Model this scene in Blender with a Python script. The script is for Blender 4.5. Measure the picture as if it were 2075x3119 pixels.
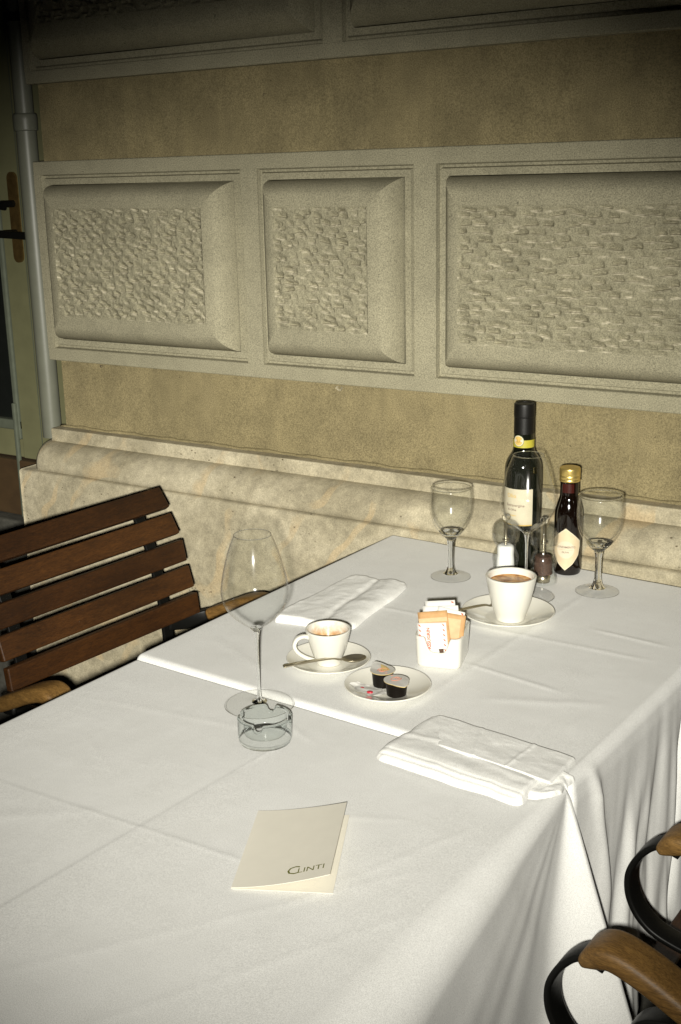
import bpy, bmesh, math, random
import numpy as np
from mathutils import Vector, Matrix

for o in list(bpy.data.objects):
    bpy.data.objects.remove(o, do_unlink=True)
SC = bpy.context.scene
COL = SC.collection
PI = math.pi
rad = math.radians
H0 = 0.74                      # table top height above the ground

# ------------------------------------------------------------------ camera
CAM = Vector((1.13315, -1.97292, 0.70242 + H0))
yaw, pitch, roll = -0.60180, 0.27880, -0.03139
fw = Vector((math.sin(yaw) * math.cos(pitch), math.cos(yaw) * math.cos(pitch), -math.sin(pitch)))
r0 = Vector((math.cos(yaw), -math.sin(yaw), 0))
u0 = r0.cross(fw)
RT = r0 * math.cos(roll) + u0 * math.sin(roll)
UP = -r0 * math.sin(roll) + u0 * math.cos(roll)
cd = bpy.data.cameras.new('camera')
cd.sensor_fit = 'VERTICAL'
cd.sensor_height = 36.0
cd.lens = 3692.085 / 3119 * 36.0
cd.shift_x = 128.80 / 3119
cd.shift_y = -3.93 / 3119
cd.clip_start = 0.05
cd.clip_end = 500
cam = bpy.data.objects.new('camera', cd)
m = Matrix((RT, UP, -fw)).transposed().to_4x4()
m.translation = CAM
cam.matrix_world = m
COL.objects.link(cam)
SC.camera = cam

# ------------------------------------------------------------------ night sky
W = bpy.data.worlds.new('World')
SC.world = W
W.use_nodes = True
nt = W.node_tree
sky = nt.nodes.new('ShaderNodeTexSky')
sky.sky_type = 'NISHITA'
sky.sun_disc = False
sky.sun_elevation = rad(-5.0)
sky.sun_rotation = rad(160)
bg = nt.nodes['Background']
bg.inputs['Strength'].default_value = 0.05
nt.links.new(sky.outputs[0], bg.inputs['Color'])

# ------------------------------------------------------------------ the flash: the only lamp, a little left of and below the lens
FLASH_E = 77.0
fl = bpy.data.lights.new('flash', 'SPOT')
fl.energy = FLASH_E
fl.color = (1.0, 0.966, 0.865)
fl.shadow_soft_size = 0.014
fl.spot_size = rad(58)
fl.spot_blend = 1.0
flo = bpy.data.objects.new('flash', fl)
COL.objects.link(flo)
flo.location = CAM - RT * 0.024 - UP * 0.036 + fw * 0.02
aim = (fw - UP * 0.055 + RT * 0.05).normalized()
fx = aim.cross(UP).normalized()
flo.rotation_euler = Matrix((fx, fx.cross(aim), -aim)).transposed().to_euler()
flo.scale = (1.14, 1.0, 1.0)            # a flash tube throws a wider beam along its length
fl.use_nodes = True                     # even throw over depth, as the film rendered it
_em = fl.node_tree.nodes['Emission']
_fo = fl.node_tree.nodes.new('ShaderNodeLightFalloff')
_fo.inputs['Strength'].default_value = 1.0
fl.node_tree.links.new(_fo.outputs['Constant'], _em.inputs['Strength'])

SC.view_settings.view_transform = 'Standard'
SC.view_settings.look = 'None'
SC.view_settings.exposure = 0.0
SC.view_settings.gamma = 1.0
SC.render.engine = 'CYCLES'
SC.cycles.use_denoising = True
SC.cycles.max_bounces = 16
SC.cycles.transparent_max_bounces = 24
SC.cycles.transmission_bounces = 14
SC.cycles.glossy_bounces = 8
SC.cycles.sample_clamp_indirect = 6.0
SC.cycles.caustics_reflective = False
SC.cycles.caustics_refractive = False

# ------------------------------------------------------------------ materials
MATS = {}


def new_mat(name):
    mt = bpy.data.materials.new(name)
    mt.use_nodes = True
    t = mt.node_tree
    for n in list(t.nodes):
        t.nodes.remove(n)
    out = t.nodes.new('ShaderNodeOutputMaterial')
    MATS[name] = mt
    return mt, t, out


class G:
    """tiny node-graph helper"""
    def __init__(s, t):
        s.t = t
        s.tc = t.nodes.new('ShaderNodeTexCoord').outputs['Object']

    def n(s, kind, **kw):
        nd = s.t.nodes.new(kind)
        for k, v in kw.items():
            setattr(nd, k, v)
        return nd

    def l(s, a, b):
        s.t.links.new(a, b)

    def mapping(s, scale=(1, 1, 1), rot=(0, 0, 0), src=None):
        nd = s.n('ShaderNodeMapping')
        nd.inputs['Scale'].default_value = scale
        nd.inputs['Rotation'].default_value = rot
        s.l(src or s.tc, nd.inputs['Vector'])
        return nd.outputs[0]

    def noise(s, scale, detail=4, rough=.55, vec=None, dist=0):
        nd = s.n('ShaderNodeTexNoise')
        nd.inputs['Scale'].default_value = scale
        nd.inputs['Detail'].default_value = detail
        nd.inputs['Roughness'].default_value = rough
        nd.inputs['Distortion'].default_value = dist
        s.l(vec or s.tc, nd.inputs['Vector'])
        return nd.outputs['Fac']

    def ramp(s, fac, stops):
        nd = s.n('ShaderNodeValToRGB')
        e = nd.color_ramp.elements
        while len(e) < len(stops):
            e.new(.5)
        for i, (p, c) in enumerate(stops):
            e[i].position = p
            e[i].color = (*c, 1) if len(c) == 3 else c
        s.l(fac, nd.inputs[0])
        return nd.outputs[0]

    def mix(s, fac, a, b, mode='MIX'):
        nd = s.n('ShaderNodeMix', data_type='RGBA', blend_type=mode)
        for val, sock in ((fac, nd.inputs[0]), (a, nd.inputs[6]), (b, nd.inputs[7])):
            if isinstance(val, (int, float)):
                sock.default_value = val
            elif isinstance(val, tuple):
                sock.default_value = (*val, 1)
            else:
                s.l(val, sock)
        return nd.outputs[2]

    def bump(s, h, strength=.3, dist=.002, prev=None):
        nd = s.n('ShaderNodeBump')
        nd.inputs['Strength'].default_value = strength
        nd.inputs['Distance'].default_value = dist
        s.l(h, nd.inputs['Height'])
        if prev is not None:
            s.l(prev, nd.inputs['Normal'])
        return nd.outputs[0]

    def principled(s, out, color, rough=.5, normal=None, metal=0., spec=.5, coat=0.):
        b = s.n('ShaderNodeBsdfPrincipled')
        for val, key in ((color, 'Base Color'), (rough, 'Roughness')):
            if isinstance(val, tuple):
                b.inputs[key].default_value = (*val, 1)
            elif isinstance(val, (int, float)):
                b.inputs[key].default_value = val
            else:
                s.l(val, b.inputs[key])
        b.inputs['Metallic'].default_value = metal
        b.inputs['Specular IOR Level'].default_value = spec
        b.inputs['Coat Weight'].default_value = coat
        if normal is not None:
            s.l(normal, b.inputs['Normal'])
        s.l(b.outputs[0], out.inputs[0])
        return b


def M_plain(name, color, rough=.5, metal=0., spec=.5, coat=0., var=.08, vscale=40, bump=0., bscale=300):
    mt, t, out = new_mat(name)
    g = G(t)
    f = g.noise(vscale, 4)
    c = g.mix(1.0, color, g.ramp(f, [(.3, (1 - var,) * 3), (.7, (1 + var,) * 3)]), 'MULTIPLY')
    nrm = g.bump(g.noise(bscale, 3), bump, .001) if bump else None
    g.principled(out, c, rough, nrm, metal, spec, coat)
    return mt


def M_stone(name, base, tint, speck=.35, mottled=.18, wear=None, streak=0.):
    """fine-grained facade stone / render"""
    mt, t, out = new_mat(name)
    g = G(t)
    big = g.noise(2.3, 5, .6)
    mid = g.noise(14, 5, .65, dist=.4)
    fine = g.noise(420, 3, .75)
    c = g.mix(g.ramp(big, [(.36, (0, 0, 0)), (.66, (1, 1, 1))]), base, tint)
    c = g.mix(1.0, c, g.ramp(mid, [(.3, (1 - mottled,) * 3), (.72, (1 + mottled * .6,) * 3)]), 'MULTIPLY')
    c = g.mix(1.0, c, g.ramp(fine, [(.36, (1 - speck,) * 3), (.5, (1, 1, 1)), (.64, (1 + speck * .8,) * 3)]), 'MULTIPLY')
    if streak:
        dr_ = g.noise(3.2, 5, .7, g.mapping((5.5, 1, .7)), dist=.5)
        c = g.mix(1.0, c, g.ramp(dr_, [(.38, (1 - streak, 1 - streak, 1 - streak * .8)), (.62, (1 + streak * .5,) * 3)]), 'MULTIPLY')
        sp = g.ramp(g.noise(23, 3, .6), [(.70, (1, 1, 1)), (.78, (.72, .68, .6))])
        c = g.mix(1.0, c, sp, 'MULTIPLY')
    if wear:
        at = g.n('ShaderNodeAttribute', attribute_name='wear')
        c = g.mix(at.outputs['Fac'], c, wear)
    pit = g.ramp(g.noise(95, 2, .5), [(.22, (0, 0, 0)), (.27, (1, 1, 1))])
    c = g.mix(1.0, c, g.mix(.45, (1, 1, 1), pit), 'MULTIPLY')
    n1 = g.bump(fine, .45, .0012)
    n2 = g.bump(mid, .25, .003, n1)
    g.principled(out, c, .92, n2, spec=.15)
    return mt


M_stone('panel_stone', (.295, .273, .190), (.260, .241, .166), speck=.36, mottled=.12)
M_stone('pecked_stone', (.278, .257, .177), (.242, .224, .152), speck=.36, mottled=.16, wear=(.66, .60, .45))
M_stone('plaster', (.245, .203, .108), (.190, .158, .084), speck=.36, mottled=.2, streak=.09)


def M_limestone(name):
    mt, t, out = new_mat(name)
    g = G(t)
    big = g.noise(5, 6, .62, dist=.6)
    fine = g.noise(380, 3, .7)
    mid = g.noise(38, 5, .7)
    c = g.ramp(big, [(.3, (.26, .228, .152)), (.5, (.38, .337, .235)), (.7, (.48, .43, .31))])
    c = g.mix(1.0, c, g.ramp(mid, [(.3, (.72,) * 3), (.65, (1.1,) * 3)]), 'MULTIPLY')
    # slanting ochre veins
    wv = g.n('ShaderNodeTexWave', wave_type='BANDS', bands_direction='X')
    wv.inputs['Scale'].default_value = 1.7
    wv.inputs['Distortion'].default_value = 14
    wv.inputs['Detail'].default_value = 3
    wv.inputs['Detail Scale'].default_value = 1.2
    g.l(g.mapping((1.25, .3, 1.25), (0, rad(-25), 0)), wv.inputs['Vector'])
    vein = g.mix(1.0, g.ramp(wv.outputs['Fac'], [(.90, (0, 0, 0)), (.955, (1, 1, 1))]), g.ramp(g.noise(6.5, 4, .6), [(.46, (0, 0, 0)), (.58, (1, 1, 1))]), 'MULTIPLY')
    c = g.mix(g.mix(1.0, vein, (.42, .42, .42), 'MULTIPLY'), c, (.50, .37, .20))
    pn = g.n('ShaderNodeTexVoronoi')
    pn.inputs['Scale'].default_value = 62
    g.l(g.mapping((1, 1, 1.6)), pn.inputs['Vector'])
    pit = g.ramp(pn.outputs['Distance'], [(.10, (.25, .22, .18)), (.2, (1, 1, 1))])
    pm = g.ramp(g.noise(9, 3), [(.52, (0, 0, 0)), (.66, (1, 1, 1))])
    c = g.mix(pm, c, g.mix(1.0, c, pit, 'MULTIPLY'))
    c = g.mix(1.0, c, g.ramp(fine, [(.3, (.72,) * 3), (.7, (1.2,) * 3)]), 'MULTIPLY')
    n1 = g.bump(fine, .4, .001)
    n2 = g.bump(mid, .4, .002, n1)
    g.principled(out, c, .85, n2, spec=.25)


M_limestone('limestone')


def M_cloth(name, color, weave=900, bs=.25):
    mt, t, out = new_mat(name)
    g = G(t)
    a = g.noise(weave, 2, .6)
    b = g.noise(18, 4, .6)
    c = g.mix(1.0, color, g.ramp(a, [(.36, (.85,) * 3), (.64, (1.10,) * 3)]), 'MULTIPLY')
    c = g.mix(1.0, c, g.ramp(b, [(.3, (.97, .97, .965)), (.7, (1.02,) * 3)]), 'MULTIPLY')
    nrm = g.bump(a, bs, .0006, g.bump(b, .12, .004))
    bs_ = g.principled(out, c, .9, nrm, spec=.2)
    bs_.inputs['Sheen Weight'].default_value = .08
    return mt


M_cloth('white_cloth', (.772, .772, .752))
M_cloth('napkin_cloth', (.84, .838, .81), bs=.35)


def M_wood(name, dark, light, scale=1.0, rough=.45, along='Y'):
    mt, t, out = new_mat(name)
    g = G(t)
    v = g.mapping((18 * scale, 2.2 * scale, 18 * scale) if along == 'Y' else (2.6 * scale, 20 * scale, 20 * scale))
    a = g.noise(6, 6, .7, v, dist=.5)
    b = g.noise(45, 4, .7, v)
    c = g.ramp(a, [(.25, dark), (.75, light)])
    c = g.mix(1.0, c, g.ramp(b, [(.34, (.55,) * 3), (.64, (1.22,) * 3)]), 'MULTIPLY')
    c = g.mix(1.0, c, g.ramp(g.noise(7, 3), [(.35, (.72,) * 3), (.65, (1.2,) * 3)]), 'MULTIPLY')
    oi = g.n('ShaderNodeObjectInfo')
    c = g.mix(1.0, c, g.ramp(oi.outputs['Random'], [(0, (.74, .72, .70)), (1, (1.22, 1.24, 1.26))]), 'MULTIPLY')
    g.principled(out, c, rough, g.bump(b, .25, .001), spec=.35)


M_wood('slat_wood', (.024, .0088, .002), (.054, .020, .004), rough=.5)
M_wood('arm_wood', (.085, .043, .011), (.225, .125, .036), rough=.5, along='X')
M_plain('black_metal', (.004, .004, .0035), .42, spec=.18, bump=.15, bscale=180)
M_plain('brass', (.24, .155, .055), .38, metal=.85, var=.25, vscale=60)
M_plain('gold_cap', (.80, .60, .20), .32, metal=.85, bump=.1)
M_plain('door_paint', (.12, .118, .062), .55, spec=.3, bump=.1, var=.12, vscale=12)
M_plain('door_trim', (.085, .095, .07), .45, spec=.35, var=.1)
M_plain('dark_wood', (.045, .026, .010), .6, var=.2, vscale=20)
M_plain('pipe_paint', (.125, .128, .098), .42, spec=.4, var=.07, vscale=18, bump=.12, bscale=90)
M_plain('porcelain', (.72, .705, .635), .14, spec=.5, var=.015, coat=.3)
M_plain('steel', (.46, .41, .30), .30, metal=.9, var=.04)
M_plain('pod_plastic', (.006, .0045, .003), .4, spec=.25, var=.05)
M_plain('pod_foil', (.56, .55, .515), .4, spec=.5, var=.05, vscale=200)
M_plain('foil_edge', (.75, .58, .25), .35, metal=.3)
M_plain('red_print', (.70, .10, .035), .6, var=.05)
M_plain('coral_print', (.62, .25, .16), .6, var=.05)
M_plain('jam_red', (.48, .03, .05), .35, var=.1)
M_plain('packet_white', (.69, .68, .645), .6, var=.02)
M_plain('packet_brown', (.50, .29, .125), .75, var=.12, vscale=120)
M_plain('packet_brown_light', (.60, .41, .23), .75, var=.1, vscale=120)
M_plain('packet_dark', (.07, .03, .012), .6)
M_plain('menu_paper', (.79, .755, .655), .7, var=.02, bump=.1, bscale=900)
M_plain('menu_ink', (.15, .15, .03), .6)
M_plain('label_cream', (.60, .54, .40), .65, var=.04, vscale=90)
M_plain('label_tan', (.60, .49, .32), .6, var=.06, vscale=80)
M_plain('label_ink', (.20, .13, .10), .7)
M_plain('label_gold', (.62, .42, .12), .5)
M_plain('label_yellow', (.42, .37, .04), .45)
M_plain('label_green', (.10, .13, .05), .5)
M_plain('bottle_dark', (.006, .007, .004), .06, spec=.6, coat=.2)
M_plain('cap_black', (.006, .0055, .0045), .45, spec=.3)
M_plain('vinegar_dark', (.004, .002, .0012), .05, spec=.6, coat=.2)
M_plain('vinegar_red', (.035, .004, .002), .3, spec=.5)
M_plain('salt', (.86, .86, .84), .9, var=.03, vscale=600, bump=.3, bscale=900)
M_plain('pepper', (.06, .03, .018), .7, var=.6, vscale=420, bump=.6, bscale=500)
M_plain('table_wood', (.18, .10, .05), .5, var=.2)
M_plain('dark_glass', (.008, .009, .008), .05, spec=.5)
M_plain('lint', (.80, .80, .76), .8)
M_plain('hole_dark', (.06, .045, .025), .95)


def M_coffee(name):
    mt, t, out = new_mat(name)
    g = G(t)
    a = g.noise(60, 4, .6, dist=.8)
    c = g.ramp(a, [(.34, (.16, .055, .010)), (.5, (.40, .18, .04)), (.66, (.60, .35, .13))])
    g.principled(out, c, .22, spec=.4)


M_coffee('coffee')


def M_cup_inside(name):
    """glazed inside with dried coffee on one side and the bottom"""
    mt, t, out = new_mat(name)
    g = G(t)
    sep = g.n('ShaderNodeSeparateXYZ')
    g.l(g.tc, sep.inputs[0])
    ad = g.n('ShaderNodeMath', operation='MULTIPLY_ADD')
    g.l(g.noise(70, 4, .6, dist=.6), ad.inputs[0])
    ad.inputs[1].default_value = .035
    g.l(sep.outputs['Z'], ad.inputs[2])
    st = g.ramp(ad.outputs[0], [(.052, (1, 1, 1)), (.068, (0, 0, 0))])
    tone = g.ramp(g.noise(120, 4, .65), [(.3, (.42, .20, .06)), (.7, (.62, .45, .26))])
    c = g.mix(st, (.77, .755, .68), tone)
    g.principled(out, c, .2, spec=.5)


M_cup_inside('cup_inside')


def M_thin_glass(name, tint=(.995, .997, .995), rough=.13, ior=1.21):
    """one thin glass wall: passes light straight, mirrors by Fresnel"""
    mt, t, out = new_mat(name)
    g = G(t)
    fr = g.n('ShaderNodeFresnel')
    geo = g.n('ShaderNodeNewGeometry')
    mr = g.n('ShaderNodeMapRange')
    mr.inputs['To Min'].default_value = ior
    mr.inputs['To Max'].default_value = 1 / ior
    g.l(geo.outputs['Backfacing'], mr.inputs[0])
    g.l(mr.outputs[0], fr.inputs['IOR'])
    tr = g.n('ShaderNodeBsdfTransparent')
    tr.inputs[0].default_value = (*tint, 1)
    gl = g.n('ShaderNodeBsdfGlossy')
    gl.inputs['Roughness'].default_value = rough
    mx = g.n('ShaderNodeMixShader')
    g.l(fr.outputs[0], mx.inputs[0])
    g.l(tr.outputs[0], mx.inputs[1])
    g.l(gl.outputs[0], mx.inputs[2])
    g.l(mx.outputs[0], out.inputs[0])


def M_thick_glass(name, tint=(.93, .975, .955), clear=.35, rough=.0):
    """solid glass that bends what lies behind it"""
    mt, t, out = new_mat(name)
    g = G(t)
    gl = g.n('ShaderNodeBsdfGlass')
    gl.inputs['IOR'].default_value = 1.5
    gl.inputs['Roughness'].default_value = rough
    gl.inputs['Color'].default_value = (*tint, 1)
    tr = g.n('ShaderNodeBsdfTransparent')
    tr.inputs[0].default_value = (*tint, 1)
    mx = g.n('ShaderNodeMixShader')
    mx.inputs[0].default_value = clear
    g.l(gl.outputs[0], mx.inputs[1])
    g.l(tr.outputs[0], mx.inputs[2])
    g.l(mx.outputs[0], out.inputs[0])


def M_mixed_glass(name, tint, amount, ior=1.5):
    """moulded glass: mostly clear, with some bending of what lies behind"""
    M_thin_glass(name, tint, .02, ior)
    mt = MATS[name]
    t = mt.node_tree
    g = G(t)
    mx0 = [n for n in t.nodes if n.type == 'MIX_SHADER'][0]
    out = [n for n in t.nodes if n.type == 'OUTPUT_MATERIAL'][0]
    gl = g.n('ShaderNodeBsdfGlass')
    gl.inputs['IOR'].default_value = 1.5
    gl.inputs['Roughness'].default_value = 0
    gl.inputs['Color'].default_value = (*tint, 1)
    mx = g.n('ShaderNodeMixShader')
    mx.inputs[0].default_value = amount
    g.l(mx0.outputs[0], mx.inputs[1])
    g.l(gl.outputs[0], mx.inputs[2])
    g.l(mx.outputs[0], out.inputs[0])


M_thin_glass('thin_glass')
M_thin_glass('goblet_glass', (.994, .997, .994), .12, 1.30)
M_thin_glass('mill_glass', (.985, .99, .985), .12, 1.35)
M_mixed_glass('mill_head', (.99, .995, .992), .12, 1.4)
M_thick_glass('thick_glass', (.99, .995, .992), clear=.08)
M_thick_glass('ashtray_glass', (.965, .99, .985), .06)
M_thin_glass('ashtray_floor', (.995, .999, .998), .02, 1.25)
M_thin_glass('ashtray_wall', (.985, .998, .994), .10, 1.33)


def M_ground(name):
    mt, t, out = new_mat(name)
    g = G(t)
    a = g.noise(30, 5, .7)
    c = g.ramp(a, [(.3, (.035, .034, .028)), (.7, (.075, .072, .06))])
    g.principled(out, c, .85, g.bump(a, .4, .004), spec=.2)


M_ground('paving')


# ------------------------------------------------------------------ mesh helpers
def mesh_obj(name, verts, faces, mat, parent=None, smooth=False, loc=None, mats=None, midx=None):
    me = bpy.data.meshes.new(name)
    me.from_pydata([tuple(v) for v in verts], [], [tuple(f) for f in faces])
    if mats:
        for mm in mats:
            me.materials.append(MATS[mm])
        me.polygons.foreach_set('material_index', midx)
    else:
        me.materials.append(MATS[mat])
    if smooth:
        me.polygons.foreach_set('use_smooth', [True] * len(me.polygons))
    me.update()
    o = bpy.data.objects.new(name, me)
    COL.objects.link(o)
    if parent is not None:
        o.parent = parent
    if loc is not None:
        o.location = loc
    return o


def tag(o, label, cat, group=None):
    o['label'] = label
    o['category'] = cat
    if group:
        o['group'] = group
    return o


def struct(o):
    o['kind'] = 'structure'
    return o


def thing(name, label, cat, loc=(0, 0, 0), rz=0., group=None):
    o = bpy.data.objects.new(name, None)
    o.empty_display_size = .05
    COL.objects.link(o)
    o.location = loc
    o.rotation_euler = (0, 0, rz)
    return tag(o, label, cat, group)


def copy_tree(o, parent=None):
    c = o.copy()
    COL.objects.link(c)
    c.parent = parent
    for ch in list(o.children):
        copy_tree(ch, c)
    return c


def lathe(prof, seg=56, close=False):
    """rings of (r, z); r=0 makes a pole"""
    V, F, rings = [], [], []
    for r, z in prof:
        if r <= 1e-7:
            rings.append([len(V)])
            V.append((0, 0, z))
        else:
            rings.append(list(range(len(V), len(V) + seg)))
            V += [(r * math.cos(2 * PI * i / seg), r * math.sin(2 * PI * i / seg), z) for i in range(seg)]
    pairs = list(zip(rings[:-1], rings[1:]))
    if close:
        pairs.append((rings[-1], rings[0]))
    for a, b in pairs:
        for i in range(seg):
            j = (i + 1) % seg
            if len(a) == 1 and len(b) == 1:
                continue
            if len(a) == 1:
                F.append((a[0], b[j], b[i]))
            elif len(b) == 1:
                F.append((a[i], a[j], b[0]))
            else:
                F.append((a[i], a[j], b[j], b[i]))
    return V, F


def smooth_prof(pts, n=6):
    """Catmull-Rom through profile points"""
    P = [Vector((*p, 0)) for p in pts]
    out = []
    for i in range(len(P) - 1):
        p0 = P[max(i - 1, 0)]
        p1, p2 = P[i], P[i + 1]
        p3 = P[min(i + 2, len(P) - 1)]
        for k in range(n):
            t = k / n
            q = .5 * ((2 * p1) + (-p0 + p2) * t + (2 * p0 - 5 * p1 + 4 * p2 - p3) * t * t + (-p0 + 3 * p1 - 3 * p2 + p3) * t ** 3)
            out.append((max(q.x, 0), q.y))
    out.append((P[-1].x, P[-1].y))
    return out


def crom(pts, n=6):
    P = [Vector(p) for p in pts]
    out = []
    for i in range(len(P) - 1):
        p0 = P[max(i - 1, 0)]
        p1, p2 = P[i], P[i + 1]
        p3 = P[min(i + 2, len(P) - 1)]
        for k in range(n):
            t = k / n
            out.append(.5 * ((2 * p1) + (-p0 + p2) * t + (2 * p0 - 5 * p1 + 4 * p2 - p3) * t * t + (-p0 + 3 * p1 - 3 * p2 + p3) * t ** 3))
    out.append(P[-1])
    return out


def sweep(path, section, side=None, scale=None):
    """sweep a closed 2-D section (a along side, b along normal) on a path"""
    V, F = [], []
    n = len(path)
    k = len(section)
    for i, p in enumerate(path):
        t = (path[min(i + 1, n - 1)] - path[max(i - 1, 0)]).normalized()
        s = Vector(side) if side is not None else Vector((0, 0, 1)).cross(t)
        s = (s - t * s.dot(t)).normalized()
        nn = t.cross(s)
        sc = scale[i] if scale else 1.0
        if not isinstance(sc, tuple):
            sc = (sc, sc)
        for a, b in section:
            V.append(p + s * a * sc[0] + nn * b * sc[1])
    for i in range(n - 1):
        for j in range(k):
            jj = (j + 1) % k
            F.append((i * k + j, i * k + jj, (i + 1) * k + jj, (i + 1) * k + j))
    F.append(tuple(range(k))[::-1])
    F.append(tuple(range((n - 1) * k, n * k)))
    return V, F


def rrect(w, h, r, n=4):
    pts = []
    for cx, cy, a0 in ((w / 2 - r, h / 2 - r, 0), (-w / 2 + r, h / 2 - r, 90), (-w / 2 + r, -h / 2 + r, 180), (w / 2 - r, -h / 2 + r, 270)):
        for i in range(n + 1):
            a = rad(a0 + 90 * i / n)
            pts.append((cx + r * math.cos(a), cy + r * math.sin(a)))
    return pts


def circ(r, n=12):
    return [(r * math.cos(2 * PI * i / n), r * math.sin(2 * PI * i / n)) for i in range(n)]


def box_vf(x0, x1, y0, y1, z0, z1, bev=0., seg=2):
    bm = bmesh.new()
    bmesh.ops.create_cube(bm, size=1)
    for v in bm.verts:
        v.co = Vector(((x0 + x1) / 2 + v.co.x * (x1 - x0), (y0 + y1) / 2 + v.co.y * (y1 - y0), (z0 + z1) / 2 + v.co.z * (z1 - z0)))
    if bev:
        bmesh.ops.bevel(bm, geom=list(bm.edges), offset=bev, segments=seg, affect='EDGES', profile=.5)
    bm.verts.index_update()
    V = [v.co.copy() for v in bm.verts]
    F = [[v.index for v in f.verts] for f in bm.faces]
    bm.free()
    return V, F


def join(*vfs):
    V, F = [], []
    for v, f in vfs:
        k = len(V)
        V += list(v)
        F += [tuple(i + k for i in q) for q in f]
    return V, F


def xf(vf, M):
    return [M @ Vector(v) for v in vf[0]], vf[1]


def grid_faces(nx, ny, off=0):
    return [(off + i * ny + j, off + (i + 1) * ny + j, off + (i + 1) * ny + j + 1, off + i * ny + j + 1) for i in range(nx - 1) for j in range(ny - 1)]


def vnoise(x, y, seed=0, oct=3):
    """smooth value noise on numpy arrays"""
    out = np.zeros_like(x, dtype=float)
    amp = 1.
    for k in range(oct):
        rs = np.random.RandomState(seed + k * 17)
        tab = rs.rand(64, 64) * 2 - 1
        xi, yi = np.floor(x).astype(int), np.floor(y).astype(int)
        fx, fy = x - xi, y - yi
        fx, fy = fx * fx * (3 - 2 * fx), fy * fy * (3 - 2 * fy)
        g = lambda a, b: tab[a % 64, b % 64]
        out += amp * ((g(xi, yi) * (1 - fx) + g(xi + 1, yi) * fx) * (1 - fy) + (g(xi, yi + 1) * (1 - fx) + g(xi + 1, yi + 1) * fx) * fy)
        x, y, amp = x * 2.03 + 7.1, y * 2.03 + 3.7, amp * .5
    return out


AL = -0.047704
CA, SA = math.cos(AL), math.sin(AL)


def T(u, v, z=0.):
    """table coordinates (u across, v towards the viewer) -> world"""
    return Vector((u * CA + v * SA, u * SA - v * CA, z + H0))


def text_vf(s, size, align='CENTER', bold=0.):
    cu = bpy.data.curves.new('lettering', 'FONT')
    cu.body = s
    cu.size = size
    cu.align_x = align
    cu.align_y = 'CENTER'
    cu.resolution_u = 2
    cu.offset = bold
    o = bpy.data.objects.new('lettering', cu)
    COL.objects.link(o)
    dg = bpy.context.evaluated_depsgraph_get()
    me = bpy.data.meshes.new_from_object(o.evaluated_get(dg))
    V = [v.co.copy() for v in me.vertices]
    F = [tuple(p.vertices) for p in me.polygons]
    bpy.data.objects.remove(o, do_unlink=True)
    bpy.data.curves.remove(cu)
    bpy.data.meshes.remove(me)
    return V, F


def wrap(vf, R, ang, z):
    """lay a flat shape (x, y) on a cylinder of radius R"""
    return [Vector((R * math.cos(ang + v[0] / R), R * math.sin(ang + v[0] / R), z + v[1])) for v in vf[0]], vf[1]


def patch(w, h, n=24, m=2):
    V = [Vector((-w / 2 + w * i / (n - 1), -h / 2 + h * j / (m - 1), 0)) for i in range(n) for j in range(m)]
    return V, grid_faces(n, m)


# ------------------------------------------------------------------ ground
V, F = [], []
gr = mesh_obj('ground', [(-60, -60, 0), (60, -60, 0), (60, 60, 0), (-60, 60, 0)], [(0, 1, 2, 3)], 'paving')
struct(gr)

# ------------------------------------------------------------------ the facade
fac = thing('building_facade', 'rusticated stone and plaster facade with pecked cushion panels above a limestone plinth', 'wall', (0, 0, 0))
XL, XR = -1.005, 3.2
YP = 0.10          # band face
YB = 0.127         # plaster face
Z = lambda z: z + H0


def part_box(name, x0, x1, y0, y1, z0, z1, mat, bev=0., parent=fac):
    v, f = box_vf(x0, x1, y0, y1, z0, z1, bev)
    return mesh_obj(name, v, f, mat, parent)


def plaster(name, x0, x1, z0, z1, seed):
    nx, nz = int((x1 - x0) / .02) + 2, int((z1 - z0) / .02) + 2
    X, ZZ = np.meshgrid(np.linspace(x0, x1, nx), np.linspace(z0, z1, nz), indexing='ij')
    Y = YB + vnoise(X * 9, ZZ * 9, seed) * .0010
    Vv = np.stack([X, Y, ZZ + H0], -1).reshape(-1, 3)
    k = len(Vv)
    Vb = [(x0, .5, z0 + H0), (x0, .5, z1 + H0)]
    Fv = [f[::-1] for f in grid_faces(nx, nz)]
    Fv += [(0, nz - 1, k + 1, k)]
    return mesh_obj(name, list(map(tuple, Vv)) + Vb, Fv, 'plaster', fac, True)


plaster('plaster_field', XL + .012, XR, .095, .272, 3)
plaster('plaster_field', XL + .012, XR, .718, .900, 9)
part_box('wall_core', XL + .02, XR, .17, .6, 0, 4.2, 'plaster')


def ring_prof(x0, x1, z0, z1, prof, seed=0, arc=3, ny0=0):
    """closed picture-frame mesh: prof = list of (inset, y); mitred corners"""
    Vv, Fv = [], []
    for ins, y in prof:
        Vv += [(x0 + ins, y, Z(z0 + ins)), (x1 - ins, y, Z(z0 + ins)), (x1 - ins, y, Z(z1 - ins)), (x0 + ins, y, Z(z1 - ins))]
    for i in range(len(prof) - 1):
        for j in range(4):
            jj = (j + 1) % 4
            Fv.append((i * 4 + j, i * 4 + jj, (i + 1) * 4 + jj, (i + 1) * 4 + j))
    return Vv, Fv


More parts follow.
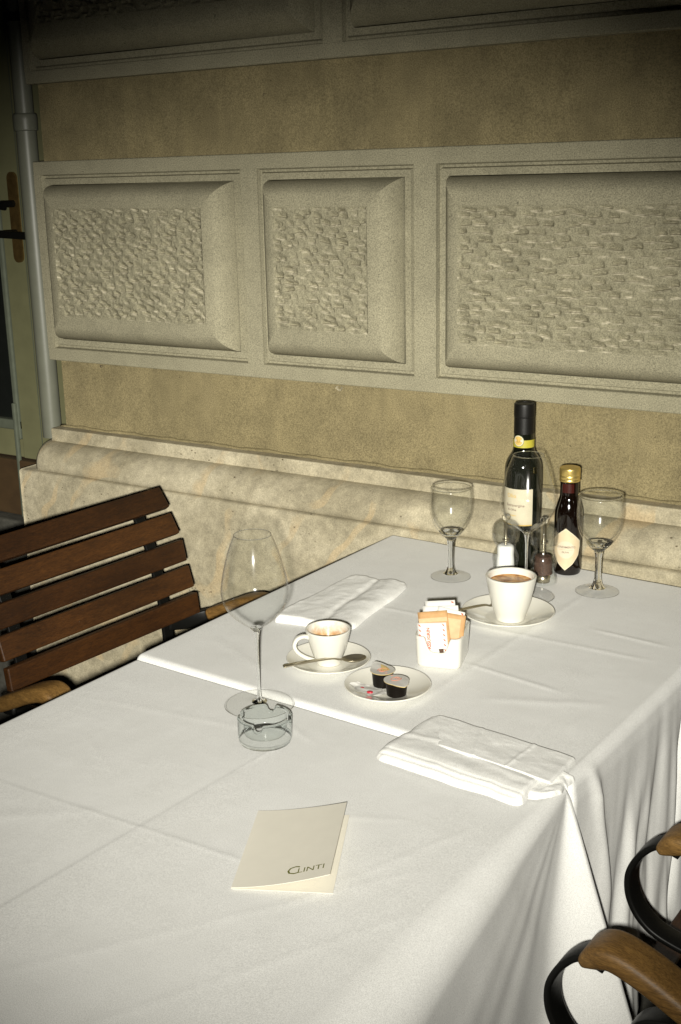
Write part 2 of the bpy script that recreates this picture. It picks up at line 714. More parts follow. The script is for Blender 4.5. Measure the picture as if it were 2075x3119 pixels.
def pecked(x0, x1, z0, z1, y, seed, diag):
    """stone field dressed with a pointed chisel: staggered gouges in real relief"""
    st = .0019
    nx, nz = int((x1 - x0) / st) + 1, int((z1 - z0) / st) + 1
    X, ZZ = np.meshgrid(np.linspace(x0, x1, nx), np.linspace(z0, z1, nz), indexing='ij')
    rs = np.random.RandomState(seed)
    D = np.zeros_like(X)
    WR = np.zeros_like(X)
    px, pz = (.033, .0136) if diag == 0 else (.0285, .0132)
    rows = int((z1 - z0) / pz) + 2
    cols = int((x1 - x0) / px) + 3
    for r_ in range(rows):
        for c_ in range(cols):
            cx = x0 + (c_ + (.5 if r_ % 2 else 0) - .5) * px + rs.uniform(-.010, .010)
            cz = z0 + (r_ + .3) * pz + rs.uniform(-.0042, .0042) - diag * ((c_ % 3) - 1) * .0012
            a = rad(rs.uniform(-12, 12) - diag * 9)
            L = rs.uniform(.007, .0120) * (1.3 if diag == 0 else 1.)
            wd = rs.uniform(.0036, .0056)
            dp = rs.uniform(.0050, .0110) * (.45 if rs.rand() < .15 else 1)
            i0, i1 = max(int((cx - .026 - x0) / st), 0), min(int((cx + .026 - x0) / st) + 1, nx)
            j0, j1 = max(int((cz - .016 - z0) / st), 0), min(int((cz + .016 - z0) / st) + 1, nz)
            if i1 <= i0 or j1 <= j0:
                continue
            dx, dz = X[i0:i1, j0:j1] - cx, ZZ[i0:i1, j0:j1] - cz
            p = dx * math.cos(a) + dz * math.sin(a)
            q = -dx * math.sin(a) + dz * math.cos(a)
            # ramp cut that ends in a crisp broken ledge
            q0 = -wd
            t_ = (q - q0) / (wd * 2.3)
            ends = np.exp(-np.abs(p / L) ** 6)
            led = 1 / (1 + np.exp(-(q - q0) / .0006))
            g_ = dp * ends * led * np.clip(1 - t_, 0, 1)
            D[i0:i1, j0:j1] = np.maximum(D[i0:i1, j0:j1], g_)
            bru = 1.15 * np.exp(-((q - q0 + .0008) / .0014) ** 2) * np.exp(-np.abs(p / (L * .82)) ** 4) * rs.uniform(.25, 1.0)
            WR[i0:i1, j0:j1] = np.maximum(WR[i0:i1, j0:j1], bru)
    D += (vnoise(X * 160, ZZ * 160, seed + 5, 2) * .0007 + vnoise(X * 40, ZZ * 40, seed + 2, 2) * .0012)
    edge = np.minimum(np.minimum(X - x0, x1 - X), np.minimum(ZZ - z0, z1 - ZZ)) / .007
    D = D * np.clip(edge, 0, 1)
    Y = y + D - .001
    WR = np.clip(WR, 0, 1) * np.clip(.75 + .6 * vnoise(X * 210, ZZ * 210, seed + 9, 2), 0, 1)
    return np.stack([X, Y, ZZ + H0], -1).reshape(-1, 3).tolist(), [f[::-1] for f in grid_faces(nx, nz)], WR.reshape(-1)


def cushion(x0, x1, z0, z1, tx0, tx1, tz0, tz1, seed, diag=0, y_in=.110, y_out=.0600):
    """pillow-edged stone panel: x0..z1 = crease, t* = pecked field"""
    prof = []
    n = 10
    for i in range(n + 1):
        a = i / n * PI / 2
        prof.append((math.sin(a), math.cos(a)))     # (towards face, depth)
    Vv, Fv = [], []
    # rows: from the crease out and over to the flat margin that frames the pecked field
    def row(s, y):
        return [(x0 + (tx0 - x0) * s, y, Z(z0 + (tz0 - z0) * s)), (x1 + (tx1 - x1) * s, y, Z(z0 + (tz0 - z0) * s)),
                (x1 + (tx1 - x1) * s, y, Z(z1 + (tz1 - z1) * s)), (x0 + (tx0 - x0) * s, y, Z(z1 + (tz1 - z1) * s))]
    rows = [row(0, y_in + .01)]
    for i in range(n + 1):
        a = i / n * PI / 2
        rows.append(row(.56 * (.75 * (1 - math.cos(a)) + .25 * i / n), y_in + (y_out - y_in) * (.78 * math.sin(a) + .22 * i / n)))
    rows.append(row(1.0, y_out))
    for r_ in rows:
        Vv += r_
    for i in range(len(rows) - 1):
        for j in range(4):
            jj = (j + 1) % 4
            Fv.append((i * 4 + j, i * 4 + jj, (i + 1) * 4 + jj, (i + 1) * 4 + j))
    o = mesh_obj('cushion_panel', Vv, Fv, 'panel_stone', fac, False)
    bm = bmesh.new()
    bm.from_mesh(o.data)
    for e in bm.edges:
        a, b = e.verts
        d = (a.co - b.co)
        e.smooth = abs(d.x) < 1e-6 or abs(d.z) < 1e-6
    for f in bm.faces:
        f.smooth = True
    bm.to_mesh(o.data)
    bm.free()
    v, f, wr = pecked(tx0, tx1, tz0, tz1, y_out, seed, diag)
    pf = mesh_obj('pecked_field', v, f, 'pecked_stone', o, False)
    pf.data.attributes.new('wear', 'FLOAT', 'POINT').data.foreach_set('value', wr.astype(np.float32))
    return o


def panel_band(zb, zt, openings):
    """stone band with sunk stepped borders; openings = list of (x0,x1,z0,z1)"""
    vf = []
    xs = [XL] + [q for o in openings for q in o[:2]] + [XR]
    z0, z1 = openings[0][2], openings[0][3]
    vf.append(box_vf(XL, XR, YP, .2, Z(zb), Z(z0), .0015, 1))
    vf.append(box_vf(XL, XR, YP, .2, Z(z1), Z(zt), .0015, 1))
    for i in range(0, len(xs), 2):
        if xs[i + 1] - xs[i] > .001:
            vf.append(box_vf(xs[i], xs[i + 1], YP + .0004, .2, Z(z0) - .002, Z(z1) + .002))
    v, f = join(*vf)
    b = mesh_obj('panel_band', v, f, 'panel_stone', fac)
    for o in openings:
        v, f = ring_prof(*o, [(-.0008, YP - .0002), (.0015, YP + .0130), (.0062, YP + .0135), (.0085, YP + .0050), (.0215, YP + .0060), (.0235, YP + .040), (.032, YP + .040)])
        mesh_obj('stepped_border', v, f, 'panel_stone', fac)
    return b


ZM0, ZM1 = .2955, .694
panel_band(.2655, .7245, [(-.985, -.4085, ZM0, ZM1), (-.3670, -.0050, ZM0, ZM1), (.0430, 1.25, ZM0, ZM1), (1.298, 2.3, ZM0, ZM1)])
cushion(-.960, -.4320, .318, .6715, -.915, -.486, .378, .6205, 11, 1)
cushion(-.3430, -.0300, .318, .6715, -.304, -.085, .378, .6205, 23, .35)
cushion(.0670, 1.2260, .318, .6715, .108, 1.185, .370, .6205, 37, 0)
cushion(1.322, 2.276, .318, .6715, 1.365, 2.23, .378, .6205, 41, 0)
ZU0, ZU1 = .9215, 1.40
panel_band(.8935, 1.43, [(-.985, -.2000, ZU0, ZU1), (-.1560, 1.10, ZU0, ZU1), (1.15, 2.3, ZU0, ZU1)])
cushion(-.960, -.2235, .944, 1.377, -.915, -.275, 1.012, 1.31, 51, 1)
cushion(-.1320, 1.0760, .944, 1.377, -.085, 1.03, 1.012, 1.31, 57, 0)
cushion(1.174, 2.276, .944, 1.377, 1.22, 2.23, 1.012, 1.31, 59, 0)
part_box('upper_wall', XL + .02, XR, .13, .5, Z(1.43), 4.2, 'plaster')


def profile_run(name, prof, x0, x1, mat, end_round=0., seed=0, amp=.0006):
    """extrude a (y,z) profile along the wall, with a little unevenness"""
    nx = int((x1 - x0) / .012) + 2
    xs = np.linspace(x0, x1, nx)
    k = len(prof)
    P = np.array(prof)
    yb = P[:, 0].max()
    Vv = []
    for x in xs:
        e = 1.
        if end_round and x - x0 < end_round:
            q = 1 - (x - x0) / end_round
            e = math.sqrt(max(0, 1 - q * q)) * .55 + .45
        for y, z in prof:
            n_ = float(vnoise(np.array([x * 22]), np.array([z * 22 + y * 9]), seed, 3)[0]) * amp
            Vv.append((x, yb + (y - yb) * e + n_, Z(z)))
    Fv = grid_faces(nx, k)
    Fv.append(tuple(range(k))[::-1])
    return mesh_obj(name, Vv, Fv, mat, fac, True)


for cx_, cz_, rr_, mt_, nm_ in ((-.196, .2535, .0085, 'limestone', 'plaster_chip'), (-.36, .838, .0042, 'hole_dark', 'plaster_hole'), (.47, .215, .0040, 'hole_dark', 'plaster_hole'), (-.62, .245, .0035, 'hole_dark', 'plaster_hole'), (-.86, .255, .0060, 'hole_dark', 'plaster_hole')):
    rs_ = np.random.RandomState(int(abs(cx_) * 1000))
    pts_ = [(cx_ + rr_ * (1.3 if nm_ == 'plaster_chip' else 1) * q_ * math.cos(a_), YB - .0013, Z(cz_) + rr_ * .7 * q_ * math.sin(a_)) for a_, q_ in zip(np.linspace(0, 2 * PI, 11, endpoint=False), rs_.uniform(.45, 1.1, 11))]
    mesh_obj(nm_, pts_ + [(cx_, YB + .002, Z(cz_))], [(i_, 11, (i_ + 1) % 11) for i_ in range(11)], mt_, fac)

# plinth: fillet strip, torus moulding, base block
v, f = box_vf(XL - .004, XR, .088, .3, Z(.064), Z(.0985), .0025, 2)
mesh_obj('plinth_fillet', v, f, 'limestone', fac)
tor = [(.30, .068)] + [(.084 - .055 * math.sin(a) if a < PI / 2 else .029, .068 - .052 * (1 - math.cos(a))) for a in np.linspace(0, PI / 2, 12)] + [(.0295, .0075), (.035, .0045), (.30, .0045)]
profile_run('plinth_torus', tor, -1.040, XR, 'limestone', .035, 4)
base = [(.30, .004), (.030, .004), (.0235, .0015), (.0225, -.004), (.0225, -.10), (.0225, -.25), (.0225, -.45), (.0225, -.74)]
profile_run('plinth_block', base, -1.062, XR, 'limestone', 0, 8, .0009)
# mortar lip where the plaster meets the plinth
v, f = sweep([Vector((x, .119 + .002 * math.sin(x * 31), Z(.0995) + .0012 * math.sin(x * 47 + 1) + .0008 * math.sin(x * 113))) for x in np.arange(XL, XR, .015)], circ(.0045, 6), (0, 0, 1))
mesh_obj('mortar_joint', v, f, 'plaster', fac, True)

# ------------------------------------------------------------------ downpipe
pipe = thing('downpipe', 'grey painted round downpipe at the corner of the facade beside the door', 'pipe', (-1.068, .150, 0))
v, f = lathe([(0, 0.79), (.0245, .79), (.0245, Z(.80)), (0, Z(.80))], 28)
v, f = lathe([(.0245, Z(.06)), (.0245, Z(.795))], 28)
mesh_obj('lower_pipe', v, f, 'pipe_paint', pipe, True)
v, f = lathe([(.0225, Z(.79)), (.0225, 4.2)], 28)
mesh_obj('upper_pipe', v, f, 'pipe_paint', pipe, True)
v, f = lathe(smooth_prof([(.0225, Z(.835)), (.0285, Z(.830)), (.0285, Z(.800)), (.0275, Z(.796)), (.0245, Z(.795))], 3), 28)
mesh_obj('collar', v, f, 'pipe_paint', pipe, True)
v, f = join(lathe([(.0235, Z(1.035)), (.027, Z(1.037)), (.027, Z(1.053)), (.0235, Z(1.055))], 28), box_vf(-.006, .006, -.036, -.02, Z(1.036), Z(1.054), .002))
mesh_obj('clamp', v, f, 'black_metal', pipe)

# ------------------------------------------------------------------ door
DY = .215
dr = thing('door', 'olive painted glazed door with brass handle plate left of the downpipe', 'door', (-1.5, DY, 0))


def dpart(name, x0, x1, y0, y1, z0, z1, mat, bev=.002, parent=None):
    v, f = box_vf(x0 + 1.5, x1 + 1.5, y0, y1, z0, z1, bev)
    return mesh_obj(name, v, f, mat, parent or dr)


dpart('door_jamb', -1.155, -1.095, -.02, .10, .52, 3.0, 'door_paint')
dpart('frame_edge', -1.1665, -1.157, -.012, .05, .56, 3.0, 'door_trim')
stile = dpart('stile', -1.250, -1.168, .0, .045, .71, 2.9, 'door_paint')
dpart('glazing_bead', -1.268, -1.252, -.006, .045, .76, 2.8, 'door_trim', .004)
dpart('glass_pane', -2.05, -1.266, .015, .022, .80, 2.8, 'dark_glass', 0)
dpart('bottom_rail', -2.05, -1.252, -.004, .045, .785, .812, 'door_trim', .004)
dpart('kick_panel', -2.05, -1.252, .006, .045, .71, .783, 'door_paint')
dpart('edge_strip', -1.2640, -1.2530, -.016, -.005, .54, .86, 'door_trim', .003)
plate_o = None
v, f = sweep([Vector((0, 0, -.1)), Vector((0, 0, .1))], rrect(.03, .006, .002), (1, 0, 0))
# long brass plate with rounded ends
pp = [(.0155 * math.cos(a), .095 + .0155 * math.sin(a)) for a in np.linspace(0, PI, 10)] + [(.0155 * math.cos(a), -.095 + .0155 * math.sin(a)) for a in np.linspace(PI, 2 * PI, 10)]
k = len(pp)
v = [(x - 1.196 + 1.5, -.007, Z(.594) + z) for x, z in pp] + [(x - 1.196 + 1.5, .0, Z(.594) + z) for x, z in pp]
f = [tuple(range(k))] + [(i, i + k, (i + 1) % k + k, (i + 1) % k) for i in range(k)]
hp = mesh_obj('handle_plate', v, f, 'brass', dr)
for zc, x1 in ((.628, -1.185), (.557, -1.10)):
    v, f = join(sweep([Vector((-1.196 + 1.5, -.005, Z(zc))), Vector((-1.196 + 1.5, -.045, Z(zc)))], circ(.009, 10), (1, 0, 0)),
                sweep(crom([(-1.34 + 1.5, -.046, Z(zc) - .002), (-1.25 + 1.5, -.048, Z(zc)), (x1 + 1.5, -.045, Z(zc) - .006)], 5), rrect(.012, .018, .004), (0, 1, 0)))
    mesh_obj('lever_handle', v, f, 'black_metal', hp)
v, f = box_vf(-2.6, -1.064, .16, .7, .0, .55, .006)
v2, f2 = box_vf(-2.6, -1.064, .20, .7, .552, .706, .004)
st_ = mesh_obj('doorstep', v, f, 'paving')
tag(st_, 'dark stone step below the olive door', 'step')
sill = mesh_obj('threshold', v2, f2, 'dark_wood')
tag(sill, 'dark brown wooden threshold board under the olive door', 'threshold')
# wall beyond the door and lintel so that the building goes on
lv = [box_vf(-6, -2.06, .2, .6, 0, 4.2), box_vf(-2.06, -1.0, .23, .6, 3.0, 4.2)]
v, f = join(*lv)
bw = mesh_obj('side_wall', v, f, 'plaster')
tag(bw, 'plain plaster wall around and left of the door', 'wall')

# ------------------------------------------------------------------ tables (under the cloths)
WU, LV = .700, .7177


def table(name, v0, v1, label, ztop):
    t = thing(name, label, 'table', (0, 0, 0), 0)
    c = T(WU / 2, (v0 + v1) / 2)
    t.location = (c.x, c.y, 0)
    t.rotation_euler = (0, 0, AL)
    d = (v1 - v0) / 2
    v, f = box_vf(-WU / 2 + .006, WU / 2 - .008, -d + .008, d - .008, H0 + ztop - .028, H0 + ztop - .0025, .004)
    mesh_obj('tabletop', v, f, 'table_wood', t)
    for sx in (-1, 1):
        for sy in (-1, 1):
            v, f = box_vf(sx * .29 - .02, sx * .29 + .02, sy * (d - .07) - .02, sy * (d - .07) + .02, 0, H0 + ztop - .028, .003)
            mesh_obj('leg', v, f, 'black_metal', t)
    return t


table('table', .0, LV - .004, 'square dining table against the wall hidden under a white cloth', 0)
table('table', LV + .006, 1.50, 'nearer dining table hidden under a white cloth', -.006)


# ------------------------------------------------------------------ tablecloths
def gauss_line(U, Vv, a, b, w, amp):
    """crease along the segment a-b in table coordinates"""
    a, b = np.array(a), np.array(b)
    d = b - a
    L = np.hypot(*d)
    d = d / L
    s = (U - a[0]) * d[0] + (Vv - a[1]) * d[1]
    q = (U - a[0]) * -d[1] + (Vv - a[1]) * d[0]
    fade = np.clip(s / .04, 0, 1) * np.clip((L - s) / .04, 0, 1)
    return amp * np.exp(-(q / w) ** 2) * fade


def step_line(U, Vv, a, b, w, amp):
    a, b = np.array(a), np.array(b)
    d = b - a
    L = np.hypot(*d)
    d = d / L
    s = (U - a[0]) * d[0] + (Vv - a[1]) * d[1]
    q = (U - a[0]) * -d[1] + (Vv - a[1]) * d[0]
    fade = np.clip(s / .05, 0, 1) * np.clip((L - s) / .05, 0, 1)
    return amp * np.tanh(q / w) * np.exp(-(q / .05) ** 2) * fade


def drape_profile(nT, nD, drop):
    """list of (side, a): across the cloth from the left hem over the top to the right hem"""
    return nT, nD, drop


def cloth(name, v0, v1, ztop, near, label):
    nT, nB, nD, nV = 270, 14, 90, int((v1 - v0) / .0031)
    drop = .47
    vs = np.linspace(v0, v1, nV)
    rows = []
    for iv, v in enumerate(vs):
        w = v - .72 if near else 0
        # bend radius at the right edge grows away from the seam corner
        rho = .010 + (.045 * np.clip(w / .5, 0, 1) if near else .004)
        rl = .007
        e0 = WU - .010
        us = np.linspace(rl, e0, nT)
        top = [(u, 0., 0.) for u in us]
        right = []
        for i in range(1, nB + 1):
            a = PI / 2 * i / nB
            right.append((e0 + rho * math.sin(a), -rho * (1 - math.cos(a)), i / nB))
        for i in range(1, nD + 1):
            right.append((e0 + rho, -rho - (drop - rho) * i / nD, 1.))
        left = []
        for i in range(1, 5):
            a = PI / 2 * i / 4
            left.append((rl - rl * math.sin(a), -rl * (1 - math.cos(a)), -1.))
        for i in range(1, 13):
            left.append((0., -rl - (drop - rl) * i / 12, -1.))
        rows.append(left[::-1] + top + right)
    A = np.array(rows)                        # nV x n x 3
    U, ZZ, SD = A[..., 0].copy(), A[..., 1].copy(), A[..., 2]
    VV = np.repeat(vs[:, None], A.shape[1], 1)
    n_top = vnoise(U * 9, VV * 9, 5 + near) * .00022 + vnoise(U * 3, VV * 3, 31 + near) * .0004 + vnoise(U * 40, VV * 12, 71 + near, 2) * .00010 + vnoise(U * 14, VV * 46, 75 + near, 2) * .00008
    if near:
        cr = 0
        cr += step_line(U, VV, (.325, 1.50), (.356, .86), .0028, .0003) + gauss_line(U, VV, (.325, 1.50), (.356, .80), .0026, .0004)
        cr += gauss_line(U, VV, (.02, 1.095), (.62, 1.045), .0026, .0004) + step_line(U, VV, (.02, 1.10), (.50, 1.049), .003, .0002)
        cr += gauss_line(U, VV, (.02, .86), (.33, .80), .008, .0003) + gauss_line(U, VV, (.30, .76), (.40, .80), .006, .0006)
        cr += gauss_line(U, VV, (.40, 1.35), (.66, .95), .006, .0002) + gauss_line(U, VV, (.50, 1.40), (.69, 1.02), .006, .00025)
        cr += gauss_line(U, VV, (.10, 1.22), (.30, 1.05), .010, .0003) + gauss_line(U, VV, (.45, .96), (.60, .88), .006, .0003)
        cr += gauss_line(U, VV, (.10, .93), (.24, 1.00), .006, .0003) + gauss_line(U, VV, (.56, 1.12), (.66, .85), .006, .0003)
    else:
        cr = gauss_line(U, VV, (.42, .480), (.60, .500), .005, .0009) + gauss_line(U, VV, (.52, .261), (.66, .268), .005, .0009)
        cr += gauss_line(U, VV, (.05, .36), (.66, .33), .006, .0006) + gauss_line(U, VV, (.46, .05), (.44, .70), .006, .0007)
        cr += gauss_line(U, VV, (.50, .58), (.66, .50), .010, .0007) + gauss_line(U, VV, (.30, .50), (.30, .66), .012, .0006)
        cr += gauss_line(U, VV, (.56, .40), (.66, .62), .010, .0007) + gauss_line(U, VV, (.05, .60), (.22, .67), .010, .0006)
    ontop = (SD == 0).astype(float)
    edge = np.clip(np.minimum(U, WU - U) / .02, 0, 1)
    ZZ += ontop * (n_top + cr) * np.where(U < .02, edge, 1)
    # right hanging side
    R_ = (SD > 0)
    dep = np.maximum(-ZZ, 0)
    if near:
        dv = np.maximum(VV - .7205, 0)
        r_ = np.hypot(dv, dep)
        th = np.degrees(np.arctan2(dep, dv + 1e-6))
        g_ = .34 * np.exp(-(np.minimum(th - 94, 0) / 13.) ** 2)
        g_ += .012 * np.exp(-((th - 46) / 8.) ** 2) + .010 * np.exp(-((th - 31) / 6.) ** 2)
        g_ += .008 * np.exp(-((th - 21) / 5.) ** 2) + .02
        g_ += vnoise(th / 16., r_ * 2, 91, 2) * .006
        U += np.where(R_, np.clip(SD, 0, 1) * np.minimum(r_, .6) * g_ * np.clip(dep / .015, 0, 1), 0)
        U += np.where(R_, vnoise(VV * 16 + dep * 10, dep * 5, 15, 2) * .0008 * np.clip(dep / .03, 0, 1), 0)
    else:
        ph = VV * 50 + dep * 5 + vnoise(VV * 6, dep * 3, 44, 2) * 2.2
        amp = .0022 * np.clip(dep / .10, 0, 1) + .011 * np.clip((dep - .06) / .4, 0, 1)
        wav = np.sin(ph) * .6 + np.sin(ph * 2.3 + 1.2) * .28 + vnoise(VV * 34, dep * 4, 12, 2) * .5
        U += np.where(R_, .004 * np.clip(dep / .03, 0, 1) + amp * wav, 0)
        # pulled crease near the corner
        U += np.where(R_, .010 * np.exp(-((VV - .665 + dep * .25) / .012) ** 2) * np.clip(dep / .05, 0, 1) * np.exp(-dep / .25), 0)
        # a deep narrow fold
        U -= np.where(R_, .016 * np.exp(-((VV - .335 - dep * .05) / .010) ** 2) * np.clip(dep / .06, 0, 1), 0)
    P = np.zeros((*U.shape, 3))
    P[..., 0] = U * CA + VV * SA
    P[..., 1] = U * SA - VV * CA
    P[..., 2] = ZZ + ztop + H0
    nv, na = U.shape
    V_ = P.reshape(-1, 3).tolist()
    F_ = [f[::-1] for f in grid_faces(nv, na)]
    # turned-down ends between / beyond the tables
    def skirt(row, dvv, steps, inward=0.):
        nonlocal V_, F_
        prev = [row * na + j for j in range(na)]
        for (ddv, ddz, pull) in steps:
            base_ = len(V_)
            for j in range(na):
                u_, v_, z_ = U[row, j], VV[row, j], ZZ[row, j]
                side = SD[row, j] > 0 and -z_ > .004
                uu = u_ - pull if side else u_
                zz = z_ if side else z_ + ddz
                w_ = T(uu, v_ + ddv, zz + ztop)
                V_.append((w_.x, w_.y, w_.z))
            cur = list(range(base_, base_ + na))
            for j in range(na - 1):
                q = (prev[j], prev[j + 1], cur[j + 1], cur[j])
                F_.append(q if dvv > 0 else q[::-1])
            prev = cur
    if near:
        skirt(0, -1, [(-.0015, -.002, .004), (-.002, -.02, .03), (-.002, -.10, .06)])
    else:
        skirt(nv - 1, 1, [(.0035, -.0008, .001), (.0065, -.003, .003), (.0085, -.0065, .008), (.0090, -.012, .02), (.0088, -.03, .04)])
        skirt(0, -1, [(-.003, -.001, .002), (-.006, -.004, .004), (-.007, -.012, .01), (-.007, -.30, .02)])
    o = mesh_obj(name, V_, F_, 'white_cloth', None, True)
    return tag(o, label, 'tablecloth', 'white tablecloths')


cloth('tablecloth', .007, LV - .0085, 0., 0, 'white tablecloth on the far table under cups and bottles, against the wall')
cloth('tablecloth', LV + .003, 1.50, -.0065, 1, 'white tablecloth on the near table under the menu card and ashtray')


# ------------------------------------------------------------------ chairs
def make_chair():
    t = thing('chair', 'x', 'chair', (0, 0, 0), 0, 'slatted wooden armchairs around the tables')
    sl = [((-.082, .135), (-.057, .101)), ((-.056, .090), (-.035, .055)), ((-.030, .045), (-.021, .006)), ((-.018, -.003), (-.006, -.042)), ((0, -.051), (.005, -.090))]
    for (xt, zt), (xb, zb) in sl:
        c = Vector(((xt + xb) / 2, 0, Z((zt + zb) / 2)))
        h = math.hypot(xt - xb, zt - zb)
        ang = math.atan2(xt - xb, zt - zb)
        v, f = box_vf(-.007, .007, -.2165, .2165, -h / 2, h / 2, .0025, 2)
        v, f = xf((v, f), Matrix.Translation(c) @ Matrix.Rotation(ang, 4, 'Y'))
        mesh_obj('back_slat', v, f, 'slat_wood', t)
    for sy in (-1, 1):
        y = sy * .163
        path = crom([(-.082, y, Z(.112)), (-.068, y, Z(.090)), (-.040, y, Z(.03)), (-.020, y, Z(-.05)), (-.010, y, Z(-.14)), (-.012, y, Z(-.26)), (-.03, y, Z(-.45)), (-.06, y, .107)], 5)
        v, f = sweep([Vector((p.x - .012, p.y, p.z)) for p in path], rrect(.024, .007, .002, 2), (0, 1, 0))
        mesh_obj('back_upright', v, f, 'black_metal', t)
        ya = sy * .238
        # wooden arm
        ap = crom([(.028, ya, Z(-.092)), (.060, ya, Z(-.077)), (.100, ya, Z(-.058)), (.132, ya, Z(-.0475)), (.150, ya, Z(-.0495)), (.168, ya, Z(-.064))], 6)
        n = len(ap)
        scl = [(1 - .28 * max(0, (i / (n - 1) - .8) / .2), 1 - .55 * max(0, (i / (n - 1) - .86) / .14)) for i in range(n)]
        v, f = sweep(ap, rrect(.048, .024, .008, 3), (0, 1, 0), scl)
        mesh_obj('armrest', v, f, 'arm_wood', t, True)
        # flat-bar scroll in front of the arm, running back to the upright
        lp = crom([(.145, ya, Z(-.064)), (.169, ya, Z(-.060)), (.188, ya, Z(-.076)), (.201, ya, Z(-.100)), (.2035, ya, Z(-.122)), (.198, ya, Z(-.144)), (.184, ya, Z(-.164)), (.160, ya, Z(-.178)), (.11, ya, Z(-.188)), (.05, ya, Z(-.192)), (-.015, ya - sy * .06, Z(-.195))], 7)
        v, f = sweep(lp, rrect(.030, .0075, .0025, 2), (0, 1, 0))
        mesh_obj('arm_scroll', v, f, 'black_metal', t, True)
        jp = crom([(-.022, sy * .165, Z(-.10)), (-.005, sy * .205, Z(-.105)), (.015, sy * .232, Z(-.101)), (.045, ya, Z(-.094))], 5)
        v, f = sweep(jp, rrect(.030, .012, .003, 2), (0, 0, 1))
        mesh_obj('arm_bracket', v, f, 'black_metal', t, True)
        fp = crom([(.060, ya - sy * .004, Z(-.098)), (.085, ya - sy * .004, Z(-.098)), (.108, ya - sy * .004, Z(-.112)), (.118, ya - sy * .004, Z(-.15)), (.122, ya - sy * .004, Z(-.30)), (.14, ya - sy * .004, .107)], 6)
        v, f = sweep(fp, rrect(.028, .010, .003, 2), (0, 1, 0))
        mesh_obj('front_leg', v, f, 'black_metal', t, True)
        v, f = box_vf(-.02, .190, sy * .205 - .004, sy * .205 + .004, .455, .48, .002)
        mesh_obj('seat_rail', v, f, 'black_metal', t)
    for i in range(5):
        x = .004 + i * .0425
        v, f = box_vf(x - .0185, x + .0185, -.215, .215, .481, .499, .003, 2)
        mesh_obj('seat_slat', v, f, 'slat_wood', t)
    return t


KC = 1.08                      # the chairs are this much larger than the unit design


def place_chair(o, u, v, rz):
    p = T(u, v)
    q = CAM + (Vector((p.x, p.y, 0)) - CAM) * KC
    o.location = (q.x, q.y, -.107 * KC)
    o.scale = (KC, KC, KC)
    o.rotation_euler = (0, 0, rz)


ch = make_chair()
ch['label'] = 'slatted wooden armchair on the left side, its whole backrest showing in front of the plinth'
place_chair(ch, -.2155, .5695, AL - rad(2.4))
ch2 = copy_tree(ch)
ch2['label'] = 'armchair nearest the camera at bottom right, brown wooden armrest above its black scroll'
place_chair(ch2, .985, .926 + .238, PI + AL)
ch3 = copy_tree(ch)
ch3['label'] = 'armchair at the right edge behind the nearest one, only scroll and armrest tip in view'
place_chair(ch3, .974, .690 - .238, PI + AL)


# ------------------------------------------------------------------ glasses
def foot_mesh(v, f, t, rmin, zmax):
    mi = [1 if all(math.hypot(v[i][0], v[i][1]) > rmin for i in q) or max(v[i][2] for i in q) < .001 else 0 for q in f]
    mesh_obj('stem_and_foot', v, f, None, t, True, mats=['thick_glass', 'thin_glass'], midx=mi)


def wine_glass_big(label, loc):
    t = thing('wine_glass', label, 'wine glass', loc, 0, 'large wine glasses')
    outer = [(.0042, .1065), (.010, .1125), (.022, .1215), (.034, .1330), (.0425, .1475), (.0450, .1600), (.0440, .1740), (.0405, .1920), (.0350, .2130), (.0295, .2290), (.0248, .2400)]
    inner = [(r - .0011, z + .0004) for r, z in outer[1:]][::-1]
    inner[0] = (.0241, .2400)
    prof = smooth_prof(outer, 5) + smooth_prof([(.02445, .2406)] + inner + [(.004, .1105), (0, .1100)], 5)
    v, f = lathe(prof, 64)
    mi = [1 if max(v[i][2] for i in q) < .1120 else 0 for q in f]
    rv, rf = lathe([(.02445 + .00055 * math.cos(a), .2405 + .0006 * math.sin(a)) for a in np.linspace(0, 2 * PI, 8, endpoint=False)], 56, True)
    mesh_obj('rim', rv, rf, 'thick_glass', t, True)
    mesh_obj('bowl', v, f, None, t, True, mats=['thin_glass', 'thick_glass'], midx=mi)
    st = smooth_prof([(0, .1095), (.0038, .1085), (.0042, .106), (.0034, .100), (.0024, .088), (.0020, .060), (.0021, .030), (.0030, .012), (.0060, .0060), (.016, .0032), (.030, .0021), (.0440, .0014), (.0449, .0009), (.0445, .0003), (0, .0003)], 4)
    v, f = lathe(st, 48)
    foot_mesh(v, f, t, .008, .012)
    return t


wine_glass_big('tall wine glass with the long thin stem standing behind the ashtray on the near table', (.2304, -.7655, H0 + .0004))
wine_glass_big('tall wine glass standing in front of the dark oil bottle behind the full cup', (.3675, -.1985, H0 + .0006))


